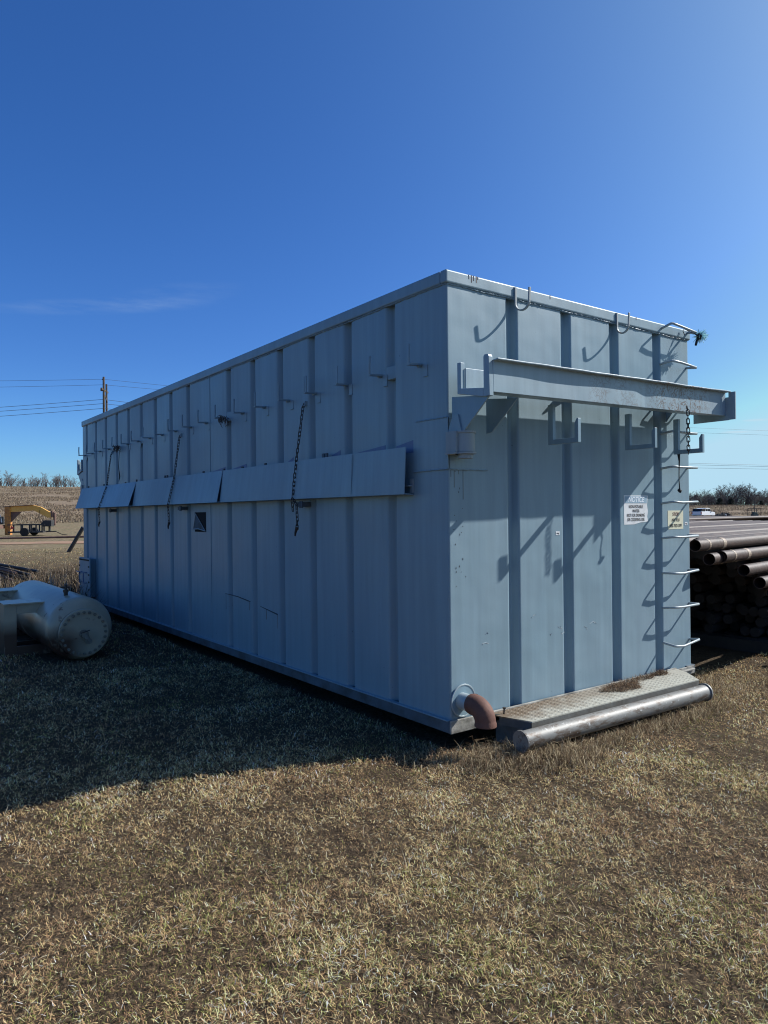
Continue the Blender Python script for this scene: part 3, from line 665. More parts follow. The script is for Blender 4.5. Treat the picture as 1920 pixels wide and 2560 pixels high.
scrap(3.48, 'dead_vine', 'tangle of dead vine caught on the tank hook above the torn opening')
scrap(7.27, 'dead_vine', 'tangle of dead vine caught on a tank hook near the far chain')
b = MB(); b.tube([(-.02, 7.27, 2.45), (-.03, 7.29, 2.2), (-.02, 7.27, 2.05), (-.03, 7.28, 1.98)], [.004, .004, .009, .003], 5)
tag(b.obj('cord', M['cord']), 'thin dark cord hanging down the far part of the tank side', 'cord')

# ------------------------------------------------------------------ horizontal vessel
ves = empty('pressure_vessel', (-1.17, 4.87, -.13)); tag(ves, 'cream horizontal pressure vessel with rusted flank and bolted round end, left of the tank', 'pressure vessel')
R, zc = .352, .352
MB().lathe([(-.06, .20), (-.045, .28), (-.02, .325), (.02, .346), (.05, R), (2.7, R), (2.74, .346), (2.80, .30), (2.84, .2), (2.86, 0.001)], (0, 0, zc), (0, 1, 0), 56).obj('shell', M['vessel'], ves, sm=True)
fl = MB().lathe([(0, .262), (.055, .262)], (.005, -.085, zc-.035), (0, -1, 0), 56).obj('end_flange', M['vessel'], ves, bevel=.006)
MB().lathe([(0, .255), (.03, .255)], (.005, -.052, zc-.035), (0, -1, 0), 56).obj('flange_gasket', M['ink'], ves)
b = MB(); s_ = MB()
for k in range(24):
    a = 2*math.pi*k/24; c = Vector((.005+.228*math.cos(a), -.14, zc-.035+.228*math.sin(a)))
    b.lathe([(0, .017), (.018, .017)], c, (0, -1, 0), 6); b.lathe([(.018, .009), (.030, .009)], c, (0, -1, 0), 8)
b.obj('flange_bolts', M['stud'], fl)
vv = MB().lathe([(0, .045), (.02, .045), (.02, .03), (.06, .03), (.06, .038), (.085, .038)], (.0, -.14, zc-.04), (0, -1, 0), 12).tube([(0, -.20, zc-.04), (.02, -.215, zc-.085), (.035, -.22, zc-.11)], [.028, .026, .024], 10).lathe([(0, .033), (.03, .033)], (.035, -.205, zc-.115), (0, -1, 0), 8).obj('end_valve', M['stud'], fl, sm=False)
MB().tube([(-.05, -.222, zc-.02), (.045, -.222, zc+.004)], .006, 6).obj('valve_handle', M['bolt'], vv)
tv = MB().lathe([(0, .022), (.04, .022), (.04, .03), (.07, .03), (.07, .014), (.13, .014)], (-.07, .35, zc+R-.012), (0, 0, 1), 10).obj('top_valve', M['bolt'], ves)
MB().tube([(-.12, .35, zc+R+.09), (-.02, .35, zc+R+.085)], .009, 6).obj('valve_handle', M['bolt'], tv)
for yy, w in ((.66, 1), (2.35, 1)):
    f = MB(); xl, xr, zt = -.66, -.02, .60
    f.box((xl, yy, 0), (xl+.13, yy+.02, zt)).box((xl+.13, yy, 0), (-.1, yy+.02, .12)).box((xl+.13, yy, zt-.11), (-.14, yy+.02, zt))
    o = f.obj('support_frame', M['vessel'], ves, bevel=.003)
    MB().box((xl+.13, yy+.35, 0), (-.1, yy+.37, .12)).obj('frame_rail', M['vessel'], o)
    MB().box((xl-.01, yy-.03, zt), (-.13, yy+.42, zt+.014)).obj('frame_flange', M['vessel'], o)
    MB().box((xl, yy+.02, 0), (xl+.015, yy+.40, zt)).obj('frame_side', M['vessel'], o)
    MB().lathe([(0, .014), (.012, .014)], (-.22, yy, .05), (0, -1, 0), 6).obj('frame_bolt', M['bolt'], o)

# ------------------------------------------------------------------ pipe rack on the right
def pipe_mesh(r=.056, ln=12.2, n=20, seed=0):
    rr = random.Random(seed); b = MB(); o = 0
    if seed > 9: return b.lathe([(0, .001), (0, r), (ln, r), (ln, .001)], (0, 0, 0), (1, 0, 0), n)
    prof = [(0, r*.93), (0, r), (.10, r), (.17, r*.985), (ln-.1, r), (ln, r), (ln, r*.93)]
    b.lathe(prof+[(.4, r*.93)], (0, 0, 0), (1, 0, 0), n)
    del b.f[-2:]
    return b
PA = math.radians(90-82)      # pipes run 82 deg from +Y
pm = []
for i in range(3):
    o = pipe_mesh(seed=i).obj('steel_pipe', M['rustpipe'], sm=True); pm.append(o)
band = MB().lathe([(.55, .0572), (.62, .0572)], (0, 0, 0), (1, 0, 0), 20).lathe([(.21, .0572), (.245, .0572)], (0, 0, 0), (1, 0, 0), 20)
band.f = [f for f in band.f if len(f) == 4]
bandme = band.obj('bare_band', M['tapemark'])
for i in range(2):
    o = pipe_mesh(seed=10+i).obj('steel_pipe', M['shaderust'], sm=True); pm.append(o)
used = [False]*5
def put_pipe(x, y, z, label, group, ang=PA, i=0, bands=False, cat='pipe'):
    src = pm[i]
    if not used[i]: o = src; used[i] = True
    else: o = src.copy(); COL.objects.link(o)
    o.location = (x, y, z); o.rotation_euler = (0, 0, ang)
    tag(o, label, cat, group)
    if bands: c = bandme.copy(); COL.objects.link(c); c.parent = o; c.location = (0, 0, 0)
    return o
ca, sa = math.cos(PA), math.sin(PA)
GR = 'rusty steel pipes stacked on the rack'
def rowpos(x, yfront, k, gap=.122): return (x-sa*k*gap, yfront+ca*k*gap)
rr = random.Random(11)
put_pipe(3.02, .02, 1.145, 'front rusty pipe of the top layer, its bare end beside the ladder', GR, bands=True)
for k in range(1, 86):
    x, y = rowpos(3.02, .02, k); put_pipe(x+.1+rr.uniform(-.1, .45), y, 1.145+rr.uniform(-.004, .006)+(.02 if k in (6, 17, 34, 60) else 0), 'rusty brown steel pipe lying in the wide top layer of the rack behind the tank', GR, i=k % 3)
front = [(3.10, -.07, 1.02, 'rusty pipe end jutting out just below the top layer, nearest the ladder'), (3.60, -.13, .895, 'rusty pipe with an open round end in the third layer down'),
         (3.72, -.22, .775, 'rusty pipe with a ragged end in the fourth layer down'), (4.0, -.20, .66, 'lowest rusty pipe end showing at the right edge of the photo')]
for x, y, z, lab in front: put_pipe(x, y, z, lab, GR, i=1, bands=(z > 1))
put_pipe(3.28, -.085+.0, 1.035, 'rusty pipe with a pale band, second layer, its open end right of the jutting stub', GR, bands=True)
bpy.data.objects[bandme.name].parent = None
bpy.data.objects.remove(bandme)
for li, (z, xs) in enumerate(((1.02, 3.7), (.895, 4.3), (.775, 4.6), (.66, 4.8), (.54, 5.0))):
    for k in range(1, 14):
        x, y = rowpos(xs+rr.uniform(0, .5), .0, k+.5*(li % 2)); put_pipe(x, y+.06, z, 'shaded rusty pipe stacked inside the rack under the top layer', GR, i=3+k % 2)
b = MB()
for li in range(5):
    for k in range(0, 34):
        x, y = rowpos(5.0+rr.uniform(0, .5), .1, k*1.0+.5*(li % 2)); z = .42-.118*li
        b.lathe([(0, .001), (0, .056), (11.5, .056)], (x, y, z), (ca, sa, 0), 12)
for li in range(6):
    for k in range(14, 40):
        x, y = rowpos(5.0+rr.uniform(0, .5), .1, k*1.0+.5*(li % 2)); z = 1.02-.118*li
        b.lathe([(0, .001), (0, .056), (11.5, .056)], (x, y, z), (ca, sa, 0), 12)
tag(b.obj('stacked_pipe', M['shaderust'], sm=True), 'mass of shaded rusty pipe ends deep in the rack', 'pipe stack', kind='stuff')
rk = empty('pipe_rack', (4.6, 0, -.13)); tag(rk, 'low steel rack with cross beams carrying the stacked rusty pipes', 'rack')
for x in (.25, 4.5, 9.5):
    MB().box((x, -.15, 0), (x+.2, 13.5, .14)).obj('cross_beam', M['blacksteel'], rk)
for x in (.25, 9.5):
    MB().box((x, -.32, .0), (x+.09, -.24, .60)).obj('end_post', M['blacksteel'], rk)
# second pile beyond
G2 = 'rusty pipes on the farther rack'
for k in range(64):
    x, y = rowpos(18.3, 10.2, k, .13); put_pipe(x+rr.uniform(-.3, .3), y, 1.12+rr.uniform(-.01, .02), 'rusty brown pipe on the farther rack, seen low beneath the white pickup', G2, i=k % 3)
for k in range(3):
    x, y = rowpos(18.0, 17.6, k, .25); o = put_pipe(x-1+k, y, 1.27, 'pale weathered pipe lying on top of the farther rack', 'pale pipes on top of the farther rack', i=k % 3)
rk2 = empty('pipe_rack', (19.5, 10.0, -.13)); tag(rk2, 'farther steel rack under the second spread of rusty pipes', 'rack')
for x in (.25, 5, 9.5): MB().box((x, 0, .0), (x+.2, 8, 1.185)).obj('cross_beam', M['blacksteel'], rk2)

# ------------------------------------------------------------------ vehicles and gear far off
def on_ground(u, D, dz=0):
    p = at(u, 1290, D); return Vector((p.x, p.y, gzf(p.x, p.y)+dz))
lat_rz = math.atan2(CR.y, CR.x)
def wheel_mb(x, y, r, w): return MB().lathe([(-w/2, r*.6), (-w/2, r), (w/2, r), (w/2, r*.6)], (x, y, r), (0, 1, 0), 18)
def pickup():
    p = on_ground(1759, 140); root = empty('pickup_truck', p, lat_rz+math.radians(42)); tag(root, 'white four door pickup truck parked beyond the pipe racks', 'pickup truck')
    b = MB()
    b.prism([(-2.95, .55), (2.85, .5), (2.9, .95), (2.7, 1.12), (1.55, 1.22), (-2.95, 1.28)], 1, -.98, .98)
    b.obj('body', M['truck'], root, bevel=.06)
    b = MB(); b.prism([(-1.15, 1.22), (1.6, 1.20), (.85, 1.86), (.5, 1.93), (-.75, 1.93), (-1.0, 1.85)], 1, -.86, .86); b.obj('cab', M['truck'], root, bevel=.05)
    MB().prism([(-2.9, 1.28), (-1.15, 1.28), (-1.0, 1.86), (-2.55, 1.80)], 1, -.87, .87).obj('bed_cover', M['glass'], root)
    for s in (-1, 1):
        y = s*.872
        MB().prism([(-.1, 1.30), (1.35, 1.27), (.80, 1.78), (.02, 1.80)], 1, y-.004, y+.004).obj('window', M['glass'], root)
        MB().prism([(-1.0, 1.30), (-.2, 1.30), (-.12, 1.80), (-.85, 1.80)], 1, y-.004, y+.004).obj('window', M['glass'], root)
        for x in (-1.85, 1.8):
            w = wheel_mb(x, s*.82, .40, .28).obj('wheel', M['tyre'], root); MB().lathe([(0, .22), (.02, .20)], (x, s*.96, .40), (0, s, 0), 14).obj('rim', M['chrome'], w)
        MB().box((.95, s*.98, 1.2), (1.2, s*1.12, 1.38)).obj('mirror', M['ink'], root)
        MB().box((-2.97, s*.80, .85), (-2.93, s*.97, 1.18)).obj('tail_light', M['red'], root)
    MB().box((-3.05, -.9, .5), (-2.95, .9, .68)).obj('bumper', M['chrome'], root)
    MB().add([(1.62, -.80, 1.22), (1.62, .80, 1.22), (.90, .76, 1.84), (.90, -.76, 1.84)], [(0, 1, 2, 3)]).obj('windscreen', M['glass'], root)
pickup()
def small_vehicle(u, D, s, nm, lab, cat, white=True):
    p = on_ground(u, D); root = empty(nm, p, lat_rz+.3); tag(root, lab, cat)
    MB().prism([(-.7*s, .35*s), (.8*s, .35*s), (.85*s, .7*s), (.3*s, .85*s), (-.1*s, .7*s), (-.65*s, .75*s)], 1, -.3*s, .3*s).obj('body', M['blacksteel'], root, bevel=.03)
    MB().box((-.5*s, -.22*s, .75*s), (.0, .22*s, .88*s)).obj('seat', M['tyre'], root, bevel=.03)
    MB().tube([(.45*s, -.35*s, 1.0*s), (.4*s, 0, 1.02*s), (.45*s, .35*s, 1.0*s)], .03, 6).tube([(.5*s, 0, .8*s), (.4*s, 0, 1.02*s)], .03, 6).obj('handlebar', M['tyre'], root)
    if white: MB().box((.8*s, -.3*s, .45*s), (1.0*s, .3*s, .75*s)).obj('fender', M['truck'], root, bevel=.03)
    for x in (-.55*s, .6*s):
        for y in (-.42*s, .42*s): wheel_mb(x, y, .3*s, .2*s).obj('wheel', M['tyre'], root)
small_vehicle(1800, 132, 1.15, 'quad_bike', 'dark quad bike with a white fender just right of the pickup', 'quad bike')
small_vehicle(1812, 140, 1.0, 'quad_bike', 'smaller dark machine standing beyond the quad bike', 'quad bike', False)
def cage():
    p = on_ground(1886, 112); root = empty('pump_unit', p, lat_rz+.15); tag(root, 'dark green pump machine inside a square black frame at the right edge', 'pump unit')
    f = MB(); w, h = .75, 1.85
    for x in (-w, w):
        for y in (-.5, .5): f.box((x-.035, y-.035, 0), (x+.035, y+.035, h))
    for y in (-.5, .5):
        for z in (.06, h): f.box((-w, y-.03, z-.03), (w, y+.03, z+.03))
    for x in (-w, w): f.box((x-.03, -.5, h-.03), (x+.03, .5, h+.03))
    f.obj('frame', M['blacksteel'], root)
    e = mat('dark_green_machine', (.03, .06, .06), .6)
    MB().box((-.4, -.3, .1), (.5, .3, 1.0)).lathe([(0, .25), (.3, .22)], (-.1, 0, 1.0), (0, 0, 1), 12).box((.1, -.2, 1.0), (.4, .2, 1.25)).obj('engine', e, root, bevel=.04)
    MB().tube([(0, 0, 1.2), (0, .02, 2.6)], .06, 8).tube([(0, .02, 2.6), (.12, .02, 2.9)], .04, 6).obj('exhaust_stack', M['blacksteel'], root)
cage()
def gooseneck():
    D = 60; s = D/FPX
    p = on_ground(22, D); root = empty('gooseneck_trailer', p, lat_rz+.12); tag(root, 'yellow gooseneck trailer neck standing in the field at the left edge', 'trailer')
    h = 2.35
    MB().box((-.24, -.25, .0), (.18, .25, h-.02)).obj('upright', M['orange'], root, bevel=.02)
    MB().prism([(-.24, h-.02), (2.0, h+.10), (2.55, h-.05), (3.38, h-.55), (3.38, h-.95), (3.15, h-.95), (2.0, h-.33), (.18, h-.45)], 1, -.13, .13).obj('neck_beam', M['yellow'], root, bevel=.01)
    MB().prism([(-1.6, h), (-.24, h+.02), (2.0, h+.14), (2.0, h+.10), (-.24, h-.02), (-1.6, h-.05)], 1, -.3, .3).obj('top_flange', M['brown'], root)
    MB().prism([(.18, h-.45), (1.05, h-.42), (.6, h-.85), (.18, h-1.3)], 1, -.04, .04).obj('gusset', M['brown'], root)
    MB().box((3.38, -.16, h-.9), (3.50, .16, h-.38)).lathe([(0, .11), (.95, .11)], (3.62, 0, h-1.5), (0, 0, 1), 12).lathe([(0, .09), (.2, .09)], (3.62, 0, h-1.6), (0, 0, 1), 12).box((3.5, -.12, h-.85), (3.62, .12, h-.5)).obj('coupler', M['brown'], root)
    MB().box((-2.8, -1.2, .55), (-.24, 1.2, .85)).obj('deck', M['brown'], root)
    MB().box((-2.6, -.6, .85), (-.9, .6, h-.05)).box((-1.0, -.4, .9), (-.5, .4, 1.5)).obj('load_box', M['blacksteel'], root, bevel=.03)
    MB().tube([(-.7, -.3, h-.25), (-.45, -.3, h-1.3)], .06, 6).obj('strut', M['truck'], root)
    for y in (-1, 1): wheel_mb(-1.8, y, .42, .25).obj('wheel', M['tyre'], root)
    MB().tube([(1.2, -.14, h-.4), (1.5, -.14, h-.55), (2.0, -.14, h-.38)], .015, 5).tube([(2.5, -.14, h-.3), (2.45, -.2, h-1.0), (2.7, -.3, h-1.5)], .015, 5).obj('hose', M['tyre'], root)
gooseneck()
def utility():
    D = 57; p = on_ground(30, D); root = empty('utility_trailer', p, lat_rz+.12); tag(root, 'low black utility trailer with railings parked under the yellow gooseneck', 'trailer')
    MB().box((0, -.9, .25), (2.6, .9, .36)).obj('deck', M['blacksteel'], root)
    f = MB()
    for y in (-.9, .9):
        f.box((0, y-.03, .83), (2.75, y+.03, .92))
        for x in (.45, 1.0, 1.75, 2.1, 2.55): f.box((x-.05, y-.03, .36), (x+.05, y+.03, .83))
    f.obj('railing', M['blacksteel'], root)
    for y in (-1.05, 1.05): wheel_mb(1.3, y, .32, .2).obj('wheel', M['tyre'], root)
    MB().box((2.45, -.5, .72), (3.1, .2, 1.20)).box((2.3, -.4, .9), (2.45, .1, 1.05)).obj('tool_box', M['blacksteel'], root, bevel=.02)
    MB().prism([(2.6, .28), (3.3, .28), (3.3, .36), (2.6, .36)], 1, -.06, .06).box((2.75, -.08, .3), (2.85, .08, .72)).tube([(3.3, 0, .3), (3.9, -.3, .06), (4.3, -.5, .04)], .03, 5).obj('tongue', M['blacksteel'], root)
    MB().prism([(.22, .5), (.5, .62), (.30, .82)], 1, -1.0, -.97).obj('warning_triangle', M['red'], root)
utility()
# pipe rail with leaning brace
a = at(-220, 1350, 33); c = at(300, 1340, 33)
tag(MB().tube([a, c], .046, 12).obj('pipe_rail', M['brown'], sm=True), 'long rusty horizontal pipe rail behind the far end of the tank', 'rail')
a = at(208, 1318, 32.7); c = at(174, 1376, 32.7); c2 = c+(c-a).normalized()*.9
MB_ = MB().tube([a, c2], .085, 10); tag(MB_.obj('leaning_post', M['blacksteel'], sm=True), 'black steel post leaning against the rusty rail behind the tank', 'post')
a = on_ground(-215, 33); MB().tube([a, a+Vector((0, 0, .8))], .06, 8).obj('rail_post', M['brown'])
tag(bpy.data.objects['rail_post'], 'short post carrying the left end of the rusty rail', 'post')
# scrap pile at the left
rr = random.Random(4)
for k in range(16):
    D = 18.5+rr.uniform(-.6, .6); z = .12+.035*k*.9; u0 = -60+rr.uniform(-20, 15); u1 = 60+rr.uniform(-30, 40)-k*1.5
    a = on_ground(u0, D+.6); c = on_ground(u1, D-.3); a.z += .52-.012*k; c.z += max(.04, .30-.03*k)
    tag(MB().tube([a, c], rr.uniform(.025, .04), 6).obj('scrap_bar', M['blacksteel'] if k % 3 else M['brown'], sm=True), 'dark scrap bar in the heap behind the vessel at the left edge', 'scrap bar', 'scrap bars heaped at the left edge')
# utility pole and wires
def power():
    D = 90; root = empty('utility_pole', on_ground(262, D), lat_rz); tag(root, 'tall weathered double utility pole rising behind the far end of the tank', 'utility pole')
    b0 = root.location.z
    def zz(v): return at(262, v, D).z-b0
    MB().tube([(0, 0, -.5), (.02, 0, zz(942))], [.19, .13], 10).obj('pole', M['pole'], root)
    MB().tube([(-.10, 1.2, -.5), (-.10, 1.2, zz(956))], [.18, .12], 10).obj('pole', M['pole'], root)
    MB().bar((.05, -.9, zz(974)), (-.30, 2.2, zz(974)), .14, .2).bar((-.05, 0, zz(980)), (.0, 1.2, zz(1002)), .1, .14).box((-.28, -.3, zz(978)), (-.05, -.1, zz(972))).tube([(.02, 0, zz(950)), (-.15, -.1, zz(948))], .07, 6).obj('crossarm', M['pole'], root)
power()
wd = [((0, 951), (258, 948), (420, 965), (1725, 1069), (1920, 1077)), ((0, 966.5), (258, 962), (420, 976), (1725, 1081), (1920, 1088)),
      ((0, 1017), (258, 998.5), (320, 1008), (1725, 1158), (1920, 1163)), ((0, 1027), (258, 1009), (310, 1016), (1725, 1162), (1920, 1166.5)), ((0, 1039.5), (258, 1021), (285, 1025), (1725, 1169.5), (1920, 1173))]
for i, w in enumerate(wd):
    (u0, v0), (u1, v1), (u2, v2), (u3, v3), (u4, v4) = w
    pts = []
    for k in range(9):
        t = k/8; u = -200+(u1+200)*t; sl = (v0-v1)/(u1-u0); pts.append(at(u, v1+(u1-u)*sl+8*(t*(1-t))*.6, 82+8*t))
    for k in range(1, 17):
        t = k/16; u = u1+(u3-u1)*t; v = v1+(v3-v1)*t; sag = ((v2-v1)-(v3-v1)*(u2-u1)/(u3-u1)); pts.append(at(u, v+sag*4*t*(1-t)*2.2, 90+60*t))
    for k in range(1, 5): t = k/4; pts.append(at(u3+(u4-u3)*1.5*t, v3+(v4-v3)*1.5*t, 150+8*t))
    tag(MB().tube(pts, .017 if i < 2 else .024, 4).obj('power_line', M['wire']), ['topmost thin power line over the tank', 'second thin power line below the topmost', 'upper of the three lower power lines', 'middle of the three lower power lines', 'lowest of the five power lines'][i], 'power line', 'power lines strung from the pole')

# ------------------------------------------------------------------ trees
def tree_mesh(seed, h, stems=1, nb=13, spread=.36, twigr=.012, low=.15, lift=.5):
    rr = random.Random(seed); tb = MB(); cb = MB()
    def limb(mb, p, d, l, r0, r1, n, wob, sides):
        pts = [p]; dd = d.copy()
        for i in range(n):
            dd = (dd+Vector((rr.gauss(0, wob), rr.gauss(0, wob), rr.gauss(.04, wob*.6)))).normalized(); pts.append(pts[-1]+dd*(l/n))
        mb.tube(pts, [r0+(r1-r0)*i/n for i in range(n+1)], sides, caps=False); return pts
    def along(pts, t):
        x = t*(len(pts)-1); i = min(int(x), len(pts)-2); return pts[i].lerp(pts[i+1], x-i), (pts[i+1]-pts[i]).normalized()
    for s in range(stems):
        a = rr.uniform(0, 6.283); tilt = rr.uniform(.05, .3) if stems > 1 else rr.uniform(0, .1); hh = h*rr.uniform(.75, 1)
        P0 = limb(tb, Vector((rr.gauss(0, .1)*(stems > 1), rr.gauss(0, .1)*(stems > 1), -.1)), Vector((math.cos(a)*tilt, math.sin(a)*tilt, 1)).normalized(), hh*.86, h*.022, twigr*1.6, 7, .13, 5)
        for k in range(nb):
            t = low+(1-low)*(k+rr.random())/nb; q, d0 = along(P0, min(t, .99)); a = rr.uniform(0, 6.283)
            d = (Vector((math.cos(a), math.sin(a), 0))*rr.uniform(.7, 1.1)+Vector((0, 0, lift+rr.uniform(-.2, .3)))).normalized(); l = h*spread*(1.12-.75*t)*rr.uniform(.7, 1.2)
            P1 = limb(tb, q, d, l, max(twigr*1.5, h*.010*(1.1-t)), twigr*1.1, 4, .2, 4)
            for m in range(6):
                q2, d2 = along(P1, .25+.75*(m+rr.random())/6); a = rr.uniform(0, 6.283); e = (d2*.7+Vector((math.cos(a), math.sin(a), rr.uniform(-.1, .9)))*.8).normalized()
                P2 = limb(cb, q2, e, l*rr.uniform(.3, .6), twigr*1.1, twigr*.7, 3, .22, 3)
                for w in range(4):
                    q3, d3 = along(P2, .3+.7*rr.random()); a = rr.uniform(0, 6.283); e = (d3*.7+Vector((math.cos(a), math.sin(a), rr.uniform(-.1, .9)))*.7).normalized(); limb(cb, q3, e, l*rr.uniform(.12, .3), twigr*.8, twigr*.5, 2, .2, 3)
    return tb, cb
def tree_proto(nm, seed, h, mtw, **k):
    tb, cb = tree_mesh(seed, h, **k); root = empty(nm); tb.obj('trunk', M['bark'], root); cb.obj('crown', mtw, root)
    zmax = max(v[2] for v in cb.v); root['zm'] = zmax; return root
PR = [tree_proto('bare_tree', 1, 5, M['twig'], stems=1, nb=14, twigr=.013, spread=.42), tree_proto('bare_tree', 2, 5, M['twig'], stems=3, nb=8, twigr=.012, spread=.28, lift=.9), tree_proto('bare_shrub', 3, 3, M['twig'], stems=6, nb=6, twigr=.010, spread=.25, low=.05, lift=1.0)]
PO = [tree_proto('bare_oak', 4, 9, M['twigdark'], stems=2, nb=14, twigr=.024, spread=.42, low=.12), tree_proto('bare_oak', 5, 9, M['twigdark'], stems=1, nb=20, twigr=.026, spread=.5, low=.12), tree_proto('bare_oak', 6, 8, M['twigdark'], stems=3, nb=12, twigr=.022, spread=.36, low=.05, lift=.7)]
first = {id(x): True for x in PR+PO}
zmm = {id(x): x['zm'] for x in PR+PO}
for x in PR+PO: del x['zm']
def put_tree(pr, u, D, hpx, rz, label, group, cat='tree', sxy=1.0):
    if first[id(pr)]: o = pr; first[id(pr)] = False
    else: o = copy_tree(pr)
    s = hpx/FPX*D/zmm[id(pr)]; o.location = on_ground(u, D, -.1); o.rotation_euler = (0, 0, rz); s *= .82+.36*((u*7.3) % 1.0) if group == GL else 1.0; o.scale = (s*sxy, s*sxy, s)
    tag(o, label, cat, group); return o
rr = random.Random(21)
GL = 'small bare trees along the hilltop at left'
specs = [(-45, 38), (-25, 42), (-5, 40), (8, 34), (22, 42), (30, 26), (36, 20), (50, 18), (60, 28), (70, 32), (84, 36), (92, 20), (103, 30), (110, 22), (117, 24), (126, 24), (134, 26), (141, 25), (148, 28), (155, 30), (162, 22), (172, 14), (176, 12), (184, 10), (196, 22), (203, 26), (212, 28), (225, 24), (240, 30), (4, 22), (44, 22), (15, 20), (78, 20)]
for i, (u, h) in enumerate(specs):
    lab = 'small bare winter tree on the hilltop skyline left of the tank'
    if u == 22: lab = 'tallest spreading bare tree on the hilltop near the left edge'
    if u == 203: lab = 'bare bushy tree on the hilltop closest to the tank'
    put_tree(PR[i % 3], u, 222+rr.uniform(-6, 6), h+rr.uniform(4, 9), rr.uniform(0, 6), lab, GL, sxy=rr.uniform(.9, 1.4))
GRt = 'bare dark trees in the wood line at right'
for i, (u, D, h) in enumerate([(1700+8.5*q, 208+(q*37 % 11), 26+(q*13 % 10)) for q in range(30)]+[(1690, 235, 42), (1722, 225, 40), (1735, 230, 36), (1748, 215, 42), (1764, 225, 44), (1780, 230, 36), (1795, 210, 50), (1808, 220, 56), (1822, 215, 60), (1836, 212, 62), (1850, 220, 54), (1866, 212, 58), (1880, 225, 46), (1893, 235, 40), (1908, 220, 44), (1925, 215, 44), (1940, 220, 44), (1960, 220, 46), (1815, 240, 48), (1843, 238, 50), (1730, 245, 34), (1770, 245, 36), (1900, 245, 40), (1757, 238, 30), (1790, 242, 40), (1875, 240, 44), (1920, 240, 34)]):
    lab = 'bare dark winter tree in the wood line beyond the pickup'
    if u == 1836: lab = 'tallest bare oak rising in the middle of the right wood line'
    if u == 1866: lab = 'rounded bare oak just right of the tallest one in the wood line'
    if u == 1925: lab = 'bare dark tree at the right edge of the photo'
    put_tree(PO[i % 3] if i > 29 else PO[2], u, D, h*1.04, rr.uniform(0, 6), lab, GRt, sxy=rr.uniform(.95, 1.3))
def cedar():
    rr = random.Random(8); b = MB()
    for k in range(2600):
        t = rr.random()**.8; z = .15+3.6*t; R = 1.9*(1-t)**.5*(.8+.3*math.sin(k*.7)); a = rr.uniform(0, 6.283); q = R*math.sqrt(rr.random()); c = Vector((q*math.cos(a), q*math.sin(a), z)); e = Vector((rr.gauss(0, 1), rr.gauss(0, 1), rr.gauss(0, 1))).normalized()*.17; f = Vector((rr.gauss(0, 1), rr.gauss(0, 1), rr.gauss(0, 1))).normalized()*.17
        b.add([c-e, c+f, c+e], [(0, 1, 2)])
    root = empty('cedar_tree'); b.obj('crown', M['cedar'], root); MB().tube([(0, 0, -.2), (0, 0, 3.2)], [.12, .03], 6).obj('trunk', M['bark'], root); return root
c0 = cedar()
for i, (u, s, lab) in enumerate(((1800, 1.15, 'dark evergreen cedar standing behind the pickup, left of its twin'), (1828, 1.1, 'dark evergreen cedar standing right of its twin beyond the pickup'), (1903, .8, 'small dark cedar at the foot of the right wood line'))):
    o = c0 if i == 0 else copy_tree(c0); o.location = on_ground(u, 190, -.1); o.scale = (s*.66, s*.66, s*.52); o.rotation_euler = (0, 0, i*2.1); tag(o, lab, 'tree', 'cedars below the wood line')

# ------------------------------------------------------------------ grass and weeds (numpy)
def blades(name, base, hd, ln, wd, lean, curl, colr, label, kind='stuff', mat_=None, seg=2):
    n = len(base); dirx, diry = np.cos(hd), np.sin(hd); sx, sy = -diry, dirx
    cl, slz = np.cos(lean), np.sin(lean)
    P0 = base; 
    h1 = ln*.55; P1 = P0+np.stack([dirx*cl*h1, diry*cl*h1, slz*h1], 1)
    l2 = lean-curl; c2, s2 = np.cos(l2), np.sin(l2); h2_ = ln*.45; P2 = P1+np.stack([dirx*c2*h2_, diry*c2*h2_, s2*h2_], 1)
    P2[:, 2] = np.maximum(P2[:, 2], base[:, 2]+.002)
    S = np.stack([sx, sy, np.zeros(n)], 1); w0 = (wd*.5)[:, None]
    V = np.empty((n, 5, 3)); V[:, 0] = P0-S*w0; V[:, 1] = P0+S*w0; V[:, 2] = P1-S*w0*.8; V[:, 3] = P1+S*w0*.8; V[:, 4] = P2
    me = bpy.data.meshes.new(name); me.vertices.add(n*5); me.vertices.foreach_set('co', V.reshape(-1).astype(np.float32))
    b = np.arange(n)[:, None]*5; loops = np.concatenate([b+np.array([[0, 1, 3, 2]]), b+np.array([[2, 3, 4]])], 1).reshape(-1)
    me.loops.add(n*7); me.loops.foreach_set('vertex_index', loops.astype(np.int32)); me.polygons.add(n*2)
    ls = (np.arange(n)[:, None]*7+np.array([[0, 4]])).reshape(-1); me.polygons.foreach_set('loop_start', ls.astype(np.int32))
    try: me.polygons.foreach_set('loop_total', np.tile([4, 3], n).astype(np.int32))
    except Exception: pass
    me.update(calc_edges=True)
    ca = me.color_attributes.new('Col', 'FLOAT_COLOR', 'POINT'); cc = np.ones((n, 5, 4), np.float32); cc[:, :, :3] = colr[:, None, :]; ca.data.foreach_set('color', cc.reshape(-1))
    me.materials.append(mat_ or M['grass']); o = bpy.data.objects.new(name, me); COL.objects.link(o)
    return tag(o, label, None, None, kind)
RG = np.random.default_rng(3)
def pick(n, cols, w):
    c = np.array(cols); i = RG.choice(len(c), n, p=np.array(w)/sum(w)); return c[i]*RG.uniform(.6, 1.35, (n, 1))
def fbm(x, y): return vnoise(x, y)*.5+vnoise(x*2.1+9, y*2.1)*.3+vnoise(x*4.3, y*4.3+5)*.2
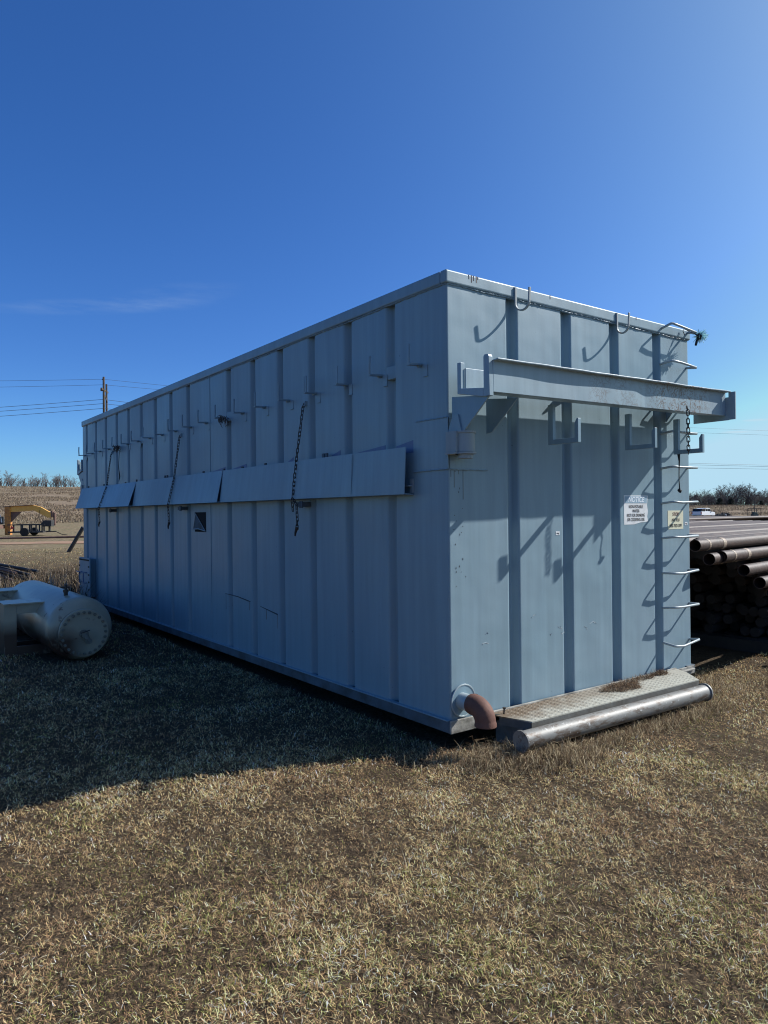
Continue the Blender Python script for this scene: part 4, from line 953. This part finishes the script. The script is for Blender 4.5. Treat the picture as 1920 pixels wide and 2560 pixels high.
def lawn():
    r = []
    for a, b_, dens in ((.3, 1.6, 9000), (1.6, 3.2, 27000), (3.2, 5, 18000), (5, 8, 8000), (8, 13, 2600), (13, 22, 700), (22, 40, 170)):
        ang = math.radians(158 if b_ < 9 else 125); n = int(.5*ang*(b_*b_-a*a)*dens*.72); rad = np.sqrt(RG.uniform(a*a, b_*b_, n)); th = YAW+RG.uniform(-ang/2, ang/2, n)*.92; r.append(np.stack([CP.x+rad*np.sin(th), CP.y+rad*np.cos(th), rad], 1))
    q = np.concatenate(r); x, y, R = q.T
    keep = ~((x > -.0) & (x < W+.0) & (y > .0) & (y < L)) & ~((x > -1.5) & (x < -.85) & (y > 4.9) & (y < 7.7)) & ~((x > 3.2) & (y > .3) & (y < 14)& (x < 15)) & ~((x>.3)&(x<2.4)&(y>-.40)&(y<0))
    pn = fbm(x*3.3+2, y*3.3); cl = vnoise(x*17+3, y*17)*.6+vnoise(x*31, y*31+7)*.4; keep &= RG.random(len(x)) < (.3+1.1*pn)*np.clip((cl-.12)*2.2, .3, 1.3)
    x, y, R, pn, cl = x[keep], y[keep], R[keep], pn[keep], cl[keep]; n = len(x)
    z = gz(x, y)
    big = fbm(x*.8+11, y*.8+3); gr = smooth(.50, .66, fbm(x*1.7+31, y*1.7+17)); br = smooth(.48, .68, fbm(x*1.3+3, y*1.3+41))
    straw = pick(n, [(.60, .48, .28), (.46, .35, .20), (.92, .80, .54), (.30, .20, .12)], [4, 3.5, 2.2, 3])
    brown = pick(n, [(.26, .17, .11), (.14, .09, .06), (.38, .27, .17)], [4, 3, 2]); green = pick(n, [(.17, .19, .06), (.24, .25, .09), (.11, .13, .045)], [3, 2, 2])
    col = straw; u = RG.random(n); rightish = smooth(-1., 2.5, x-(y+3.6)*.5)
    mb = u < (.30+.36*br+.24*rightish); col = np.where(mb[:, None], brown, col); mg = RG.random(n) < (.03+.24*gr); col = np.where(mg[:, None], green, col)
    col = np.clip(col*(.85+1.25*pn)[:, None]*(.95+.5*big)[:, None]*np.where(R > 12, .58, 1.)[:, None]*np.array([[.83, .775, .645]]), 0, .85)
    ln = RG.uniform(.011, .032, n)*(.7+.6*cl)*(.6+.9*pn)*(1+np.clip(R-6, 0, 30)*.01); lean = RG.beta(1.3, 2.0, n)*1.35+.03; wd = RG.uniform(.0012, .0026, n)*np.clip(R/3.2, 1, 9); ln *= np.clip(R/7, 1, 1.35)
    base = np.stack([x, y, z+RG.uniform(-.006, .024, n)*(.3+.5*pn+.8*cl)], 1)
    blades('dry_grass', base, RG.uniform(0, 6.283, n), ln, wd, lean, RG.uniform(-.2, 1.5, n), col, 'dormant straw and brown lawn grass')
    # long loose straws
    n = 1500; rad = np.sqrt(RG.uniform(1.8**2, 9**2, n)); th = YAW+RG.uniform(-.85, .85, n); x = CP.x+rad*np.sin(th); y = CP.y+rad*np.cos(th); k = ~((x > -.05) & (y > -.05)); x, y, rad = x[k], y[k], rad[k]; n = len(x)
    blades('loose_straw', np.stack([x, y, gz(x, y)+.025], 1), RG.uniform(0, 6.283, n), RG.uniform(.05, .15, n), RG.uniform(.0014, .0024, n)*np.clip(rad/4, 1, 3), RG.uniform(.0, .5, n), RG.uniform(0, .9, n), pick(n, [(.62, .54, .38), (.5, .4, .27), (.3, .26, .12)], [3, 3, 1]), 'long loose straws lying over the lawn')
    # taller tufts round the tank corner, under the bumper pipe and along the rack
    cx, cy, hh = [], [], []
    def strip(x0, y0, x1, y1, w, n, h):
        t = RG.random(n); cx.append(x0+(x1-x0)*t+RG.normal(0, w, n)); cy.append(y0+(y1-y0)*t+RG.normal(0, w, n)); hh.append(np.full(n, h))
    strip(.0, -.30, .35, -.45, .10, 3600, .14); strip(.35, -.52, 2.5, -.56, .05, 5200, .10); strip(.25, -.42, .6, -.62, .10, 2500, .14); strip(-.25, -.1, .1, -.25, .12, 1500, .08); strip(2.5, -.35, 3.1, -.2, .12, 1600, .10)
    strip(-.10, .1, -.08, 9, .05, 3500, .06); strip(3.0, -.5, 6.5, -.9, .28, 5200, .12); strip(-1.75, 4.5, -.8, 4.6, .15, 1500, .06); strip(2.95,-.2,3.2,.6,.1,1500,.12)
    x = np.concatenate(cx); y = np.concatenate(cy); h = np.concatenate(hh); n = len(x)
    k = ~((x > .02) & (x < W) & (y > -.0) & (y < L)); x, y, h = x[k], y[k], h[k]; n = len(x)
    blades('tall_grass', np.stack([x, y, gz(x, y)], 1), RG.uniform(0, 6.283, n), h*RG.uniform(.5, 1.5, n), RG.uniform(.0016, .0032, n), RG.uniform(.1, 1.35, n), RG.uniform(.2, 2.4, n), pick(n, [(.44, .34, .2), (.24, .16, .1), (.66, .54, .34), (.12, .085, .055)], [3, 3, 2, 3])*.9, 'longer dead grass round the tank base and pipe')
lawn()
def weeds():
    n = 7000; u = RG.uniform(-120, 222, n); D = RG.uniform(12.8, 21, n); x = np.array([at(a, 1290, d).x for a, d in zip(u, D)]); y = np.array([at(a, 1290, d).y for a, d in zip(u, D)])
    h = RG.uniform(.06, .26, n)*(.4+fbm(x, y)); pick_t = RG.random(n) < .03; h = np.where(pick_t, h+.35, h)
    blades('tall_weeds', np.stack([x, y, gz(x, y)], 1), RG.uniform(0, 6.283, n), h*1.5, RG.uniform(.007, .013, n), RG.uniform(.1, 1.3, n), RG.uniform(-.2, .7, n), pick(n, [(.45, .37, .26), (.26, .19, .13), (.05, .04, .03), (.10, .075, .05)], [1.5, 3, 4, 4]), 'tall tangled dead weeds behind the vessel')
    n = 5200; u = RG.uniform(-120, 222, n); D = RG.uniform(10.6, 14, n); x = np.array([at(a, 1290, d).x for a, d in zip(u, D)]); y = np.array([at(a, 1290, d).y for a, d in zip(u, D)])
    k = x < -.2; x, y = x[k], y[k]; n = len(x)
    blades('tall_weeds', np.stack([x, y, gz(x, y)], 1), RG.uniform(0, 6.283, n), RG.uniform(.15, .5, n), RG.uniform(.004, .009, n), RG.uniform(.35, 1.45, n), RG.uniform(-.3, .9, n), pick(n, [(.45, .38, .28), (.2, .155, .11), (.035, .03, .022), (.08, .06, .045)], [1.2, 2, 5, 3]), 'dark brushy dead weeds just beyond the vessel')
    n = 150000; R = RG.uniform(95, 225, n); th = YAW+np.concatenate([RG.uniform(-.58, -.36, n//2), RG.uniform(.34, .56, n-n//2)]); x = CP.x+R*np.sin(th); y = CP.y+R*np.cos(th)
    k = fbm(x*.12, y*.12) > .38; x, y = x[k], y[k]; n = len(x)
    blades('field_grass', np.stack([x, y, gz(x, y)], 1), RG.uniform(0, 6.283, n), RG.uniform(.15, .42, n), RG.uniform(.035, .09, n), RG.uniform(.6, 1.5, n), RG.uniform(-.2, .6, n), pick(n, [(.30, .23, .16), (.24, .175, .12), (.36, .29, .2), (.18, .13, .09)], [3, 3, 2, 1]), 'standing dead grass over the far fields')
def brush():
    n = 2600; u = RG.uniform(0, 208, n); u = np.where(RG.random(n) < .5, RG.uniform(110, 206, n), u); D = RG.uniform(9.9, 12.6, n)
    x = np.array([at(a, 1290, d).x for a, d in zip(u, D)]); y = np.array([at(a, 1290, d).y for a, d in zip(u, D)]); k = (x < -.25) & ~((x > -1.6) & (x < -.8) & (y < 7.8)); x, y = x[k], y[k]; n = len(x)
    blades('brush_stems', np.stack([x, y, gz(x, y)], 1), RG.uniform(0, 6.283, n), RG.uniform(.25, .85, n), RG.uniform(.006, .012, n), RG.uniform(.5, 1.5, n), RG.uniform(-.15, .6, n), pick(n, [(.62, .54, .42), (.26, .2, .14), (.035, .028, .02)], [1.2, 2, 5]), 'tall dry brush stems between the vessel and the tank')
weeds(); brush()
def clump(cx, cy, rx, ry, hz, n, seed, z0, name, label):
    RG2 = np.random.default_rng(seed); a = RG2.uniform(0, 6.283, n); q = np.sqrt(RG2.random(n)); x = cx+rx*q*np.cos(a)*(1+.2*np.sin(3*a)); y = cy+ry*q*np.sin(a); z = z0+hz*(1-q)*RG2.random(n)
    return blades(name, np.stack([x, y, z], 1), RG2.uniform(0, 6.283, n), RG2.uniform(.02, .07, n), RG2.uniform(.0018, .003, n), RG2.uniform(-.1, 1.1, n), RG2.uniform(0, 1.2, n), pick(n, [(.16, .10, .06), (.24, .16, .10), (.34, .25, .16), (.08, .05, .035)], [3, 3, 1, 3]), label)
clump(1.66, -.16, .22, .10, .03, 1500, 1, zs, 'grass_clippings', 'heap of matted dead grass lying on the step plate')
clump(2.0, -.075, .26, .045, .02, 700, 2, zs, 'grass_clippings', 'heap of matted dead grass lying on the step plate')
clump(2.32, -.07, .10, .04, .03, 450, 3, zs, 'grass_clippings', 'small tuft of dead grass on the right of the step')
